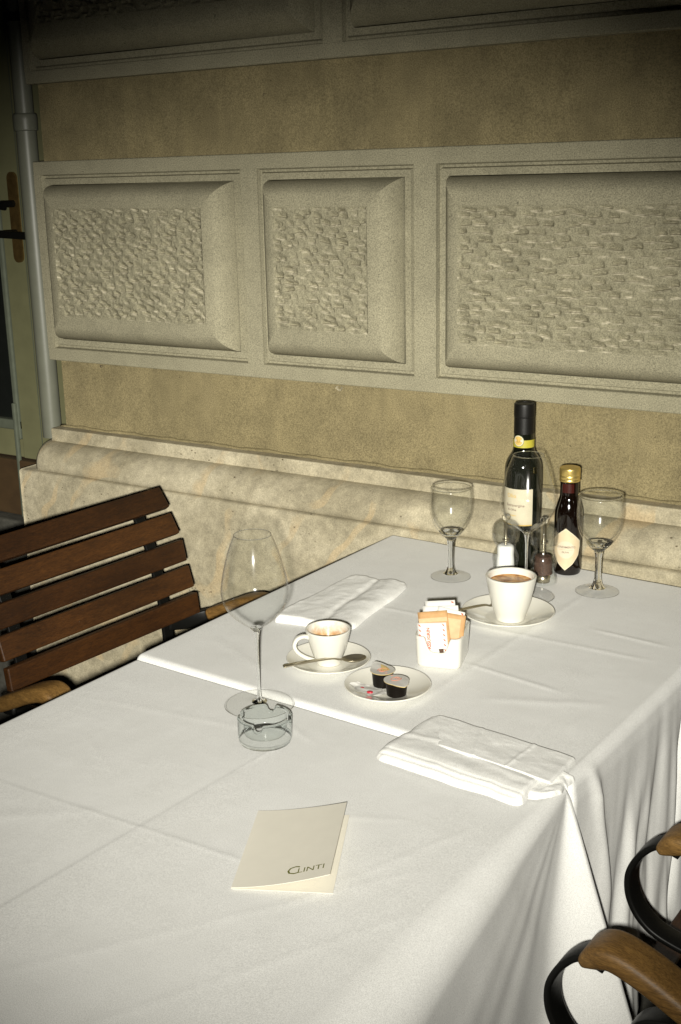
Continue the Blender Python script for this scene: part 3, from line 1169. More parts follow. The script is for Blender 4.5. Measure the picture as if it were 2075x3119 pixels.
def goblet(label, loc, s=1.0):
    t = thing('goblet', label, 'wine glass', loc, 0, 'small goblets on the far table')
    outer = [(.0068, .0690), (.013, .0745), (.0225, .0850), (.0305, .0985), (.0355, .1150), (.0368, .1290), (.0362, .1450), (.0350, .1605)]
    inner = [(.0332, .1605), (.0343, .145), (.0348, .130), (.0333, .1160), (.028, .1010), (.019, .0890), (.009, .0815), (0, .0805)]
    prof = smooth_prof(outer, 5) + smooth_prof([(.0341, .1612)] + inner, 5)
    rv, rf = lathe([(s * (.0341 + .0010 * math.cos(a)), s * (.1612 + .0010 * math.sin(a))) for a in np.linspace(0, 2 * PI, 8, endpoint=False)], 56, True)
    mesh_obj('rim', rv, rf, 'thick_glass', t, True)
    v, f = lathe([(r * s, z * s) for r, z in prof], 56)
    mi = [1 if max(v[i][2] for i in q) < .0840 * s else 0 for q in f]
    mesh_obj('bowl', v, f, None, t, True, mats=['goblet_glass', 'thick_glass'], midx=mi)
    st = smooth_prof([(0, .0685), (.0060, .0685), (.0070, .0665), (.0056, .058), (.0052, .046), (.0053, .030), (.0062, .020), (.0088, .0115), (.0130, .0066), (.021, .0040), (.0315, .0025), (.0332, .0015), (.0326, .0004), (0, .0004)], 4)
    v, f = lathe([(r * s, z * s) for r, z in st], 48)
    foot_mesh(v, f, t, .012, .012)
    return t


goblet('small stemmed goblet standing alone near the left back corner of the far table', (.2155, -.1727, H0 + .0005))
goblet('small stemmed goblet right of the gold-capped vinegar bottle', (.4622, -.1217, H0 + .0005), 1.03)


# ashtray: solid glass dish with four cigarette notches
def ashtray():
    seg = 96
    outer = [(0, .0006), (.0300, .0006), (.0332, .0020), (.0343, .0048), (.0346, .012), (.0349, .0300), (.0347, .0338), (.0335, .0350)]
    inner = [(.0305, .0350), (.0290, .0336), (.0278, .0280), (.0268, .0140), (.0245, .0105), (.012, .0098), (0, .0096)]
    prof = smooth_prof(outer, 3) + smooth_prof(inner, 3)
    v, f = lathe(prof, seg)
    out = []
    for p in v:
        x, y, z = p
        r = math.hypot(x, y)
        if r > .024 and z > .014:
            a = math.atan2(y, x) - rad(20)
            q = (a + PI / 4) % (PI / 2) - PI / 4
            d = abs(q) * .031
            dip = .0085 * max(0, 1 - (d / .0058) ** 4) if d < .0058 else 0
            z = z - dip * min(1, max(0, (z - .014) / .016))
        out.append((x, y, z))
    mi = [1 if max(math.hypot(v[i][0], v[i][1]) for i in q) < .0262 or max(v[i][2] for i in q) < .0012 else (0 if max(v[i][2] for i in q) < .0065 or min(v[i][2] for i in q) > .0325 else 2) for q in f]
    o = mesh_obj('ashtray', out, f, None, None, True, (.2911, -.8375, H0 - .0065 + .0004), mats=['ashtray_glass', 'ashtray_floor', 'ashtray_wall'], midx=mi)
    return tag(o, 'round clear glass ashtray with notched rim in front of the tall wine glass', 'ashtray')


ashtray()


# ------------------------------------------------------------------ crockery
def saucer(name, label, loc, R, h, group=None):
    p = smooth_prof([(0, .0030), (R * .30, .0032), (R * .46, .0036), (R * .55, .0050), (R * .80, h * .68), (R * .97, h * .97), (R, h), (R * .995, h - .0022), (R * .80, h * .50), (R * .56, .0018), (R * .50, .0004), (R * .44, .0006), (R * .40, .0018), (0, .0018)], 5)
    v, f = lathe(p, 72)
    o = mesh_obj(name, v, f, 'porcelain', None, True, loc)
    return tag(o, label, 'saucer' if name == 'saucer' else 'plate', group)


saucer('saucer', 'white saucer under the empty espresso cup', (.2415, -.6091, H0 + .0006), .0605, .0150, 'white saucers')
saucer('plate', 'small white plate holding two coffee cream pods', (.3602, -.6441, H0 + .0006), .0592, .0135)
saucer('saucer', 'white saucer under the full coffee cup beside the sugar packets', (.3875, -.3116, H0 + .0006), .0716, .0165, 'white saucers')


def cup(label, loc, R, h, rb, wall, handle, coffee=None):
    t = thing('cup', label, 'cup', loc, 0, 'white coffee cups')
    outer = [(0, .0012), (rb * .72, .0012), (rb * .80, .0), (rb * .97, .0006), (rb * 1.02, .003), (rb * 1.10, h * .13), (rb + (R - rb) * .42, h * .34), (rb + (R - rb) * .74, h * .66), (R * .985, h * .93), (R * 1.0, h * .985), (R * .985, h)]
    v, f = lathe(smooth_prof(outer, 5), 64)
    mesh_obj('body', v, f, 'porcelain', t, True)
    inner = [(R * .985, h), (R - wall * .55, h * 1.004), (R - wall, h * .985), (R - wall * 1.2, h * .90), (rb + (R - rb) * .66 - wall, h * .62), (rb + (R - rb) * .30 - wall, h * .34), (rb * .85 - wall * .3, h * .17), (rb * .45, h * .11), (0, h * .10)]
    v, f = lathe(smooth_prof(inner, 5), 64)
    mesh_obj('inside', v, f, 'cup_inside' if coffee is None else 'porcelain', t, True)
    if coffee:
        rc = coffee[0]
        v, f = lathe([(0, coffee[1]), (rc * .6, coffee[1]), (rc * .97, coffee[1]), (rc, coffee[1] + .0008)], 48)
        mesh_obj('coffee', v, f, 'coffee', t, True)
    if handle is not None:
        a = rad(handle)
        d = Vector((math.cos(a), math.sin(a), 0))
        pts = [(R * .86, h * .80), (R * 1.12, h * .86), (R * 1.42, h * .80), (R * 1.55, h * .62), (R * 1.40, h * .42), (R * 1.05, h * .25), (rb * 1.25, h * .14)]
        path = [d * q.x + Vector((0, 0, q.y)) for q in crom([(x, z, 0) for x, z in pts], 7)]
        v, f = sweep(path, rrect(.0092, .0058, .0026, 3), Vector((0, 0, 1)).cross(d))
        mesh_obj('handle', v, f, 'porcelain', t, True)
    return t


def view_ang(loc):
    return math.degrees(math.atan2(CAM.y - loc[1], CAM.x - loc[0]))


l1 = (.2394, -.6054, H0 + .0038)
cup('empty white espresso cup with dried coffee inside, handle to the left', l1, .0329, .0535, .0178, .0034, view_ang(l1) - 74)
l2 = (.3935, -.3165, H0 + .0042)
cup('white cup full of coffee standing before the salt and pepper mills', l2, .0394, .0725, .0224, .0042, view_ang(l2) + 160, (.0338, .0620))


def spoon(label, a, b, flip=False):
    """teaspoon from handle end a to bowl tip b (world points)"""
    a, b = Vector(a), Vector(b)
    L = (b - a).length
    t = thing('teaspoon', label, 'spoon', a, 0, 'steel teaspoons')
    x = (b - a).normalized()
    y = Vector((0, 0, 1)).cross(x).normalized()
    z = x.cross(y)
    R = Matrix((x, y, z)).transposed().to_4x4()
    t.rotation_euler = R.to_euler()
    hb = L * .70
    path = crom([(0, 0, .0), (L * .08, 0, .0012), (L * .35, 0, .0030), (L * .58, 0, .0030), (hb * .95, 0, .0005), (hb + L * .03, 0, -.0008)], 6)
    n = len(path)
    sc = [(1.0 if i / n < .12 else 1.0 - .55 * min(1, (i / n - .12) / .5), 1.0) for i in range(n)]
    sc[0] = (.6, .6)
    v, f = sweep(path, rrect(.0090, .0022, .0009, 2), (0, 1, 0), sc)
    mesh_obj('handle', v, f, 'steel', t, True)
    nu, nv = 20, 12
    Vv = []
    cx, ax, ay = hb + L * .15, L * .15, .0125
    for sgn in (1, -1):
        for i in range(nu + 1):
            r = i / nu
            for j in range(32):
                an = 2 * PI * j / 32
                w = ay * (1 + .12 * math.cos(an))
                zz = -.0058 * (1 - r * r)
                Vv.append((cx + ax * r * math.cos(an), w * r * math.sin(an), zz - (.0008 if sgn < 0 else 0)))
    Fv = []
    for s_ in (0, 1):
        o_ = s_ * (nu + 1) * 32
        for i in range(nu):
            for j in range(32):
                jj = (j + 1) % 32
                q = (o_ + i * 32 + j, o_ + (i + 1) * 32 + j, o_ + (i + 1) * 32 + jj, o_ + i * 32 + jj)
                Fv.append(q if s_ == 0 else q[::-1])
    o1, o2 = nu * 32, (nu + 1) * 32 + nu * 32
    for j in range(32):
        jj = (j + 1) % 32
        Fv.append((o1 + j, o2 + j, o2 + jj, o1 + jj))
    if flip:
        Vv = [(x_, y_, -z_) for x_, y_, z_ in Vv]
    mesh_obj('spoon_bowl', Vv, Fv, 'steel', t, True)
    return t


spoon('steel teaspoon lying across the espresso saucer in front of the empty cup', (.2085, -.6765, H0 + .0175), (.2895, -.5835, H0 + .0165))
spoon('steel teaspoon resting on the saucer left behind the full coffee cup', (.318, -.385, H0 + .021), (.372, -.272, H0 + .0135))


# ------------------------------------------------------------------ cream pods
def teardrop(R, tabr, ang, n=64, ext=1.42):
    pts = []
    for i in range(n):
        a = 2 * PI * i / n
        d = (a - ang + PI) % (2 * PI) - PI
        r = R
        if abs(d) < rad(48):
            r = min(R / max(math.cos(abs(d)), .2), R * ext - (abs(d) / rad(48)) ** 2 * R * (ext - 1.0) * .55)
            r = R + (R * ext - R) * (1 - abs(d) / rad(48)) ** 1.25
        pts.append((r * math.cos(a), r * math.sin(a)))
    return pts


def pod(label, loc, tab, tilt=(0, 0), bent=0.):
    t = thing('cream_pod', label, 'coffee creamer', loc, 0, 'coffee cream pods on the plate')
    t.rotation_euler = (rad(tilt[0]), rad(tilt[1]), 0)
    v, f = lathe(smooth_prof([(0, .0004), (.0118, .0004), (.0131, .0014), (.0136, .004), (.0148, .0195), (.0150, .0212), (0, .0212)], 4), 48)
    mesh_obj('body', v, f, 'pod_plastic', t, True)
    R = .0172
    pts = teardrop(R, 0, rad(tab))
    n = len(pts)
    zt = lambda x, y: bent * max(0, (math.hypot(x, y) - R * .9))
    Vv = [(x, y, .0225 + zt(x, y)) for x, y in pts] + [(x, y, .0216 + zt(x, y)) for x, y in pts]
    Vi = [(x * .93, y * .93, .0226 + zt(x, y) * .8) for x, y in pts] + [(0, 0, .0222)]
    Fv = [(i, i + n, (i + 1) % n + n, (i + 1) % n) for i in range(n)]
    k = 2 * n
    Fv += [(i, (i + 1) % n, k + (i + 1) % n, k + i) for i in range(n)] + [(k + i, k + (i + 1) % n, k + n) for i in range(n)]
    Fv += [tuple(range(n, 2 * n))]
    mi = [1] * n + [0] * (2 * n) + [1]
    lid = mesh_obj('foil_lid', Vv + Vi, Fv, None, t, False, mats=['pod_foil', 'foil_edge'], midx=mi)
    # red flourish printed on the lid
    c_, s_ = math.cos(rad(tab) + PI / 2), math.sin(rad(tab) + PI / 2)
    vfs = []
    for pth in ([(.006, .002), (.002, .0055), (-.005, .004), (-.0078, .0), (-.004, -.0042), (.003, -.0045), (.007, -.0018)], [(-.002, .0005), (.002, .003), (.0015, -.001), (.005, .001), (.0048, -.003), (.0085, .0005)], [(-.0015, .0125), (.0015, .0125)]):
        P_ = crom([(x * c_ - y * s_, x * s_ + y * c_, .0232) for x, y in pth], 5)
        vfs.append(sweep(P_, [(.0004, .0), (-.0004, .0), (0, .00005)], (0, 0, 1)))
        vfs.append(sweep(P_, [(.0004, .0), (0, .00008), (-.0004, 0)], None))
    v, f = join(*vfs)
    mesh_obj('lid_print', v, f, 'coral_print', lid)
    return t


vp = view_ang((.38, -.65))
pod('dark coffee cream pod in front on the small plate, foil tab towards the camera', (.3800, -.6545, H0 + .0052), vp + 28, (0, 0), -.2)
pod('dark coffee cream pod behind the other on the small plate, foil tab bent up', (.3485, -.6375, H0 + .0052), vp + 205, (0, 0), .45)
# peeled, crumpled film with two red drops
nx, ny = 22, 16
X, Y = np.meshgrid(np.linspace(-.026, .026, nx), np.linspace(-.016, .016, ny), indexing='ij')
mask = (X / .026) ** 2 + (Y / .016) ** 2
Zc = .0015 + vnoise(X * 160, Y * 160, 3, 2) * .0011 + np.clip(-X / .026, 0, 1) ** 2 * .006
sx = np.sqrt(np.clip(1 - (Y / .016) ** 2 * .55, .1, 1)) * (1 + .08 * vnoise(Y * 200, X * 0, 4, 1))
sy = np.sqrt(np.clip(1 - (X / .026) ** 2 * .6, .1, 1))
v = np.stack([X * sx, Y * sy, Zc], -1).reshape(-1, 3).tolist()
fm = mesh_obj('peeled_film', v, grid_faces(nx, ny), 'pod_foil', None, True)
fm.location = (.3415, -.6650, H0 + .0052)
fm.rotation_euler = (0, 0, rad(10))
tag(fm, 'crumpled whitish film with two red drops at the left of the small plate', 'wrapper')
for i, (x, y, r) in enumerate(((-.0105, .0035, .0028), (.0045, -.0052, .0036))):
    v, f = lathe([(r, -.0008), (r * .95, .0004), (r * .6, .0009), (0, .0011)], 16)
    mesh_obj('red_drop', [(a * 1.25 + x, b + y, c + .0024) for a, b, c in v], f, 'jam_red', fm, True)

# ------------------------------------------------------------------ sugar packet holder
HL = Vector((.3725, -.5047, H0 + .0006))
HR = rad(16.1)


def holder():
    n = 160
    w, d = .0680, .078

    def loop(w_, d_, r_):
        pts = []
        per = []
        for k in range(n):
            # superellipse-like rounded rectangle sampled by angle
            a = 2 * PI * k / n
            c, s = math.cos(a), math.sin(a)
            e = 7.
            q = (abs(c / (w_ / 2)) ** e + abs(s / (d_ / 2)) ** e) ** (-1 / e)
            pts.append((q * c, q * s))
        return pts
    hgt = .0475

    def top(x, y):
        if y < 0 and abs(x) < .0325:
            q = max(0, 1 - (abs(x + .0005) / .0200) ** 2.6)
            sm = q * q * (3 - 2 * q)
            return hgt - .0225 * sm ** .8 if y < -.02 else hgt - .0225 * sm ** .8 * max(0, (-y) / .02)
        return hgt + .002 * max(0, min(1, (y + .03) / .05))
    Vv, Fv = [], []
    out_rows = [(.0, .88), (.0012, .93), (.005, .965), (.3, .98), (.6, .995), (.9, 1.01), (1.0, 1.012)]
    loops = []
    b = loop(w, d, .01)
    for fr, sc in out_rows:
        loops.append([(x * sc, y * sc, (fr if fr < .01 else fr * top(x, y))) for x, y in b])
    bi = loop(w - .007, d - .007, .01)
    for fr, sc in ((1.0, 1.012), (.9, 1.01), (.6, .995), (.3, .97), (.12, .94)):
        loops.append([(x * sc, y * sc, fr * top(xo, yo) if fr > .2 else .0045) for (x, y), (xo, yo) in zip(bi, b)])
    for lp in loops:
        Vv += lp
    for i in range(len(loops) - 1):
        for j in range(n):
            jj = (j + 1) % n
            Fv.append((i * n + j, i * n + jj, (i + 1) * n + jj, (i + 1) * n + j))
    Fv.append(tuple(range(n))[::-1])
    Fv.append(tuple(range((len(loops) - 1) * n, len(loops) * n)))
    o = mesh_obj('packet_holder', Vv, Fv, 'porcelain', None, True, HL)
    o.rotation_euler = (0, 0, HR)
    return tag(o, 'white porcelain holder with scooped front, filled with sugar packets', 'holder')


holder()


def packet(label, x, yf, ztop, w, h, roll_, mat, kind):
    """paper sachet; yf = distance behind the holder's front"""
    t = thing('sugar_packet', label, 'sugar packet', HL, HR, 'sugar packets in the holder')
    lean = rad(-7 - yf * 120)
    Mx = Matrix.Translation((x, -.034 + yf, ztop)) @ Matrix.Rotation(lean, 4, 'X') @ Matrix.Rotation(rad(-roll_), 4, 'Y') @ Matrix.Translation((0, 0, -h / 2))
    # slightly padded sachet
    nx, nz = 9, 11
    Vv = []
    for sgn in (-1, 1):
        for i in range(nx):
            for j in range(nz):
                a, b = i / (nx - 1) * 2 - 1, j / (nz - 1) * 2 - 1
                puff = (1 - a ** 4) * (1 - b ** 6)
                Vv.append(Mx @ Vector((a * w / 2, sgn * (.0003 + .0010 * puff), b * h / 2)))
    k = nx * nz
    Fv = grid_faces(nx, nz) + [f_[::-1] for f_ in grid_faces(nx, nz, k)]
    bd = [i * nz for i in range(nx)] + [(nx - 1) * nz + j for j in range(1, nz)] + [i * nz + nz - 1 for i in range(nx - 2, -1, -1)] + [j for j in range(nz - 2, 0, -1)]
    for i in range(len(bd)):
        a, b = bd[i], bd[(i + 1) % len(bd)]
        Fv.append((a, a + k, b + k, b))
    mesh_obj('sachet', Vv, Fv, mat, t, True)
    yf_ = -.00165

    def flat(name, pts2, mt):
        vv = [Mx @ Vector((px, yf_, pz)) for px, pz in pts2]
        mesh_obj(name, vv, [tuple(range(len(pts2)))], mt, t)
    if kind == 'front':
        for sx in (-1, 1):
            for q in range(7):
                z0 = h / 2 - .0035 - q * .0073
                x0 = sx * (w / 2 - .0040)
                flat('red_stripe', [(x0 - .0021, z0 + .0024), (x0 + .0008, z0 + .0006), (x0 + .0021, z0 - .0024), (x0 - .0008, z0 - .0006)], 'red_print')
        v, f = text_vf('ASSUGRIN', .0068, 'RIGHT', .00022)
        v = [Mx @ Vector((-p.y - .0052, yf_, p.x + h / 2 - .0065)) for p in v]
        mesh_obj('lettering', v, f, 'red_print', t)
        flat('dark_mark', [(.0075, -.0082), (.0150, -.0078), (.0145, -.0145), (.0090, -.0150)], 'packet_dark')
    elif kind == 'brown':
        flat('seal_strip', [(-w / 2 + .001, h / 2 - .0090), (w / 2 - .001, h / 2 - .0090), (w / 2 - .001, h / 2 - .0150), (-w / 2 + .001, h / 2 - .0150)], 'packet_brown_light')
    elif kind == 'brown2':
        flat('seal_strip', [(-w / 2 + .010, h / 2 - .0065), (w / 2 - .006, h / 2 - .0065), (w / 2 - .006, -h / 2 + .01), (-w / 2 + .010, -h / 2 + .01)], 'packet_brown_light')
    elif kind == 'white':
        for q in range(2):
            z0 = h / 2 - .003 - q * .0062
            x0 = w / 2 - .0035
            flat('red_stripe', [(x0 - .0021, z0 + .0016), (x0 + .0012, z0 + .0008), (x0 + .0021, z0 - .0016), (x0 - .0012, z0 - .0008)], 'red_print')


packet('white sweetener packet with red striped edges in the scooped front of the holder', -.0110, .0065, .0660, .0425, .060, 6.5, 'packet_white', 'front')
packet('brown sugar packet directly behind the white striped one', -.0110, .0115, .0815, .0430, .066, 9, 'packet_brown', 'brown')
packet('brown sugar packet standing in the right half of the holder', .0150, .0165, .0790, .0440, .064, -5, 'packet_brown', 'brown2')
packet('white sugar packet at the right edge behind the brown ones, red marks on its corner', .0150, .0225, .0830, .0400, .066, -9, 'packet_white', 'white')
packet('white sugar packet in the middle of the rear row', -.0030, .0300, .0840, .0520, .068, 6, 'packet_white', 'plain')
packet('rearmost and tallest white sugar packet in the holder', -.0055, .0390, .0885, .0440, .072, 7, 'packet_white', 'white')


# ------------------------------------------------------------------ salt and pepper mills
def mill(label, loc, fill, level):
    t = thing('spice_mill', label, 'mill', loc, 0, 'clear spice mills')
    body = [(.0236, .0004), (.0240, .003), (.0238, .010), (.0212, .020), (.0216, .030), (.0228, .037), (.0215, .045), (.0172, .0555), (.0168, .0600), (.0200, .0665), (.0222, .0690)]
    inner = [(r - .0022, z) for r, z in body[::-1]]
    v, f = lathe(smooth_prof(body, 5) + smooth_prof(inner, 5), 48)
    mesh_obj('body', v, f, 'mill_glass', t, True)
    head = [(.0222, .0700), (.0236, .0780), (.0238, .0870), (.0215, .0960), (.0160, .1020), (.0080, .1050), (.0048, .1058)]
    inn = [(max(r - .0020, .002), z - .0012) for r, z in head[::-1]]
    v, f = lathe(smooth_prof(head, 5) + smooth_prof(inn, 5), 48)
    mesh_obj('head', v, f, 'mill_head', t, True)
    v, f = lathe(smooth_prof([(0, .1055), (.0045, .1058), (.0068, .1090), (.0066, .1130), (.0040, .1155), (0, .1162)], 4), 24)
    mesh_obj('knob', v, f, 'thick_glass', t, True)
    core = [(0, .016), (.0150, .016), (.0155, .020), (.0150, .034), (.0140, .044), (.0132, level), (0, level + .001)]
    v, f = lathe(smooth_prof(core, 3), 32)
    mesh_obj('filling', v, f, fill, t, True)
    v, f = join(lathe([(0, .010), (.0022, .010), (.0022, .100), (0, .100)], 12), lathe([(0, .0015), (.012, .0015), (.0125, .012), (.008, .015), (0, .015)], 24), lathe([(0, .068), (.006, .068), (.006, .072), (0, .072)], 16),
                *[lathe([(.0012, z - .0018), (.0034, z), (.0012, z + .0018)], 12) for z in (.062, .0575)])
    mesh_obj('grinder', v, f, 'steel', t, True)
    return t


mill('clear salt mill filled white, left of the pair behind the full cup', (.3015, -.1349, H0 + .0005), 'salt', .060)
mill('clear pepper mill with dark peppercorns, right of the pair behind the full cup', (.3656, -.1227, H0 + .0005), 'pepper', .048)

# ------------------------------------------------------------------ bottles
OB = (.2936, -.0495, H0 + .0006)
ob = thing('oil_bottle', 'tall dark oil bottle with cream label and yellow neck band at the wall', 'bottle', OB)
prof = smooth_prof([(0, .003), (.020, .003), (.0290, .0), (.0315, .003), (.0322, .010)], 3) + [(.0323, .06), (.0323, .12), (.0323, .165)] + smooth_prof([(.0323, .172), (.0312, .184), (.0270, .196), (.0212, .205), (.0184, .214), (.0178, .224)], 5) + [(.0172, .268)]
v, f = lathe(prof, 64)
mesh_obj('body', v, f, 'bottle_dark', ob, True)
v, f = lathe([(.0176, .240), (.0175, .262), (.0174, .2705)], 48)
mesh_obj('sleeve', v, f, 'cap_black', ob, True)
v, f = lathe(smooth_prof([(.0174, .2695), (.0180, .2705), (.0179, .2900), (.0168, .2925), (.0130, .2930), (.0125, .2920), (0, .2918)], 3), 48)
mesh_obj('cap', v, f, 'cap_black', ob, True)
av = rad(view_ang(OB))
v, f = wrap(patch(.084, .064), .0326, av - rad(42), .1140)
lb = mesh_obj('label', v, f, 'label_cream', ob, True)
v, f = wrap(patch(.084, .0022), .03275, av - rad(42), .0812)
mesh_obj('label_edge', v, f, 'label_gold', lb, True)
for s_, sz, z_, mt, da in (('Olio', .0105, .1335, 'label_gold', -36), ('Extravergine', .0068, .1165, 'label_ink', -24), ('di Oliva', .0055, .1085, 'label_ink', -34), ('biologico', .0040, .0985, 'label_gold', -32)):
    v, f = wrap(text_vf(s_, sz, 'CENTER', .0001), .03285, av + rad(da), z_)
    mesh_obj('lettering', v, f, mt, lb)
v, f = wrap(patch(.098, .0135, 40), .0183, av - rad(10), .2235)
nb = mesh_obj('neck_band', v, f, 'label_yellow', ob, True)
for R_, dz, mt, off in ((.0102, 0, 'label_green', .0186), (.0094, 0, 'label_cream', .01875), (.0080, 0, 'label_gold', .0189)):
    pts = [(R_ * r_ * math.cos(a), R_ * r_ * math.sin(a)) for r_ in (1, .5) for a in np.linspace(0, 2 * PI, 24, endpoint=False)]
    vf = ([Vector((x, y, 0)) for x, y in pts] + [Vector((0, 0, 0))], [(i, (i + 1) % 24, 24 + (i + 1) % 24, 24 + i) for i in range(24)] + [(24 + i, 24 + (i + 1) % 24, 48) for i in range(24)])
    if mt == 'label_gold':
        vf = ([p if p.y < -.001 or p.y > .0035 else Vector((p.x * .2, -.0035, 0)) for p in vf[0]], vf[1])
    v, f = wrap(vf, off, av - rad(30), .2290)
    mesh_obj('seal', v, f, mt, nb, True)

VB = (.3805, -.0512, H0 + .0006)
vb = thing('vinegar_bottle', 'small dark vinegar bottle with gold screw cap and pointed cream label', 'bottle', VB)
prof = smooth_prof([(0, .003), (.014, .003), (.0205, .0), (.0228, .002), (.0238, .008)], 3) + [(.0240, .05), (.0240, .095)] + smooth_prof([(.0240, .102), (.0232, .113), (.0200, .126), (.0170, .136), (.0160, .144), (.0158, .166)], 5)
v, f = lathe(prof, 64)
mesh_obj('body', v, f, 'vinegar_dark', vb, True)
cv, cf = [], []
seg = 72
cp = smooth_prof([(.0166, .1650), (.0176, .1655), (.0176, .1685), (.0170, .1695), (.0176, .1715), (.0176, .1745), (.0172, .1755)], 2) + [(.0177, .1765), (.0177, .1845)] + smooth_prof([(.0176, .1865), (.0165, .1888), (.012, .1895), (0, .1895)], 3)
v, f = lathe(cp, seg)
v = [(x * (1 - .012 * (i % 2)) if .176 < z < .186 else x, y * (1 - .012 * (i % 2)) if .176 < z < .186 else y, z) for i, (x, y, z) in enumerate(v)]
mesh_obj('cap', v, f, 'gold_cap', vb, True)
av2 = rad(view_ang(VB))
v, f = wrap(patch(.021, .016), .0163, av2 - rad(8), .1545)
mesh_obj('neck_tag', v, f, 'vinegar_red', vb, True)
# pointed label
hexp = [(0, .0375), (.0130, .0270), (.0270, .0140), (.0275, .0040), (.0240, -.0120), (.0130, -.0270), (0, -.0385), (-.0130, -.0270), (-.0240, -.0120), (-.0275, .0040), (-.0270, .0140), (-.0130, .0270)]


def label_grid(k, off):
    Vv, Fv = [], []
    ring = 8
    n = len(hexp)
    fine = []
    for i in range(n):
        a, b = hexp[i], hexp[(i + 1) % n]
        for q in range(3):
            fine.append((a[0] + (b[0] - a[0]) * q / 3, a[1] + (b[1] - a[1]) * q / 3))
    n = len(fine)
    for r_ in range(1, ring + 1):
        Vv += [Vector((x * k * r_ / ring, y * k * r_ / ring, 0)) for x, y in fine]
    Vv.append(Vector((0, 0, 0)))
    for r_ in range(ring - 1):
        for j in range(n):
            jj = (j + 1) % n
            Fv.append((r_ * n + j, r_ * n + jj, (r_ + 1) * n + jj, (r_ + 1) * n + j))
    for j in range(n):
        Fv.append((j, (j + 1) % n, len(Vv) - 1))
    return wrap((Vv, Fv), off, av2 - rad(9), .0485)


v, f = label_grid(1.0, .0243)
lb2 = mesh_obj('label', v, f, 'label_cream', vb, True)
v, f = label_grid(.955, .02438)
mesh_obj('label_field', v, f, 'label_tan', lb2, True)
disc = ([Vector((.0155 * r_ * math.cos(a), .0155 * r_ * math.sin(a), 0)) for r_ in (1, .5) for a in np.linspace(0, 2 * PI, 32, endpoint=False)] + [Vector((0, 0, 0))],
        [(i, (i + 1) % 32, 32 + (i + 1) % 32, 32 + i) for i in range(32)] + [(32 + i, 32 + (i + 1) % 32, 64) for i in range(32)])
v, f = wrap(disc, .02475, av2 - rad(9), .0475)
mesh_obj('label_medallion', v, f, 'label_cream', lb2, True)
for s_, sz, z_ in (('CONDIMENTO', .0052, .0520), ('OLIVA', .0044, .0430)):
    v, f = wrap(text_vf(s_, sz, 'CENTER', .0001), .02495, av2 - rad(9), z_)
    mesh_obj('lettering', v, f, 'label_ink', lb2)
v, f = wrap(patch(.026, .0005), .02490, av2 - rad(9), .0475)
mesh_obj('label_rule', v, f, 'coral_print', lb2)


# ------------------------------------------------------------------ napkins
def fold_patch(corners, hfun, nx=110, ny=70, wob=.0015, seed=0, zb=0., cr=.08):
    """bilinear sheet over four world corners (near-left, near-right, far-right, far-left)"""
    c = [np.array(q) for q in corners]
    S, Tt = np.meshgrid(np.linspace(0, 1, nx), np.linspace(0, 1, ny), indexing='ij')
    S0, T0 = S, Tt
    A, B = S - .5, Tt - .5
    for sa, sb in ((-1, -1), (-1, 1), (1, -1), (1, 1)):
        rr = cr
        a, b = np.maximum(sa * A - (.5 - rr), 0), np.maximum(sb * B - (.5 - rr), 0)
        k = np.where((a > 0) & (b > 0), np.maximum(a, b) / np.maximum(np.hypot(a, b), 1e-9), 1.)
        A = np.where((a > 0) & (b > 0), sa * ((.5 - rr) + a * k), A)
        B = np.where((a > 0) & (b > 0), sb * ((.5 - rr) + b * k), B)
    S, Tt = A + .5, B + .5
    P = (c[0][None, None] * ((1 - S) * (1 - Tt))[..., None] + c[1][None, None] * (S * (1 - Tt))[..., None] + c[2][None, None] * (S * Tt)[..., None] + c[3][None, None] * ((1 - S) * Tt)[..., None])
    P[..., 0] += wob * vnoise(S * 5, Tt * 4, seed, 2)
    P[..., 1] += wob * vnoise(S * 5 + 9, Tt * 4, seed + 3, 2)
    hh = hfun(S0, T0, P)
    Vv = np.concatenate([P, (hh + zb + H0)[..., None]], -1).reshape(-1, 3).tolist()
    return Vv, grid_faces(nx, ny)


def rnd(d, r):
    q = np.clip(d / r, 0, 1)
    return np.sqrt(np.clip(1 - (1 - q) ** 2, 0, 1))


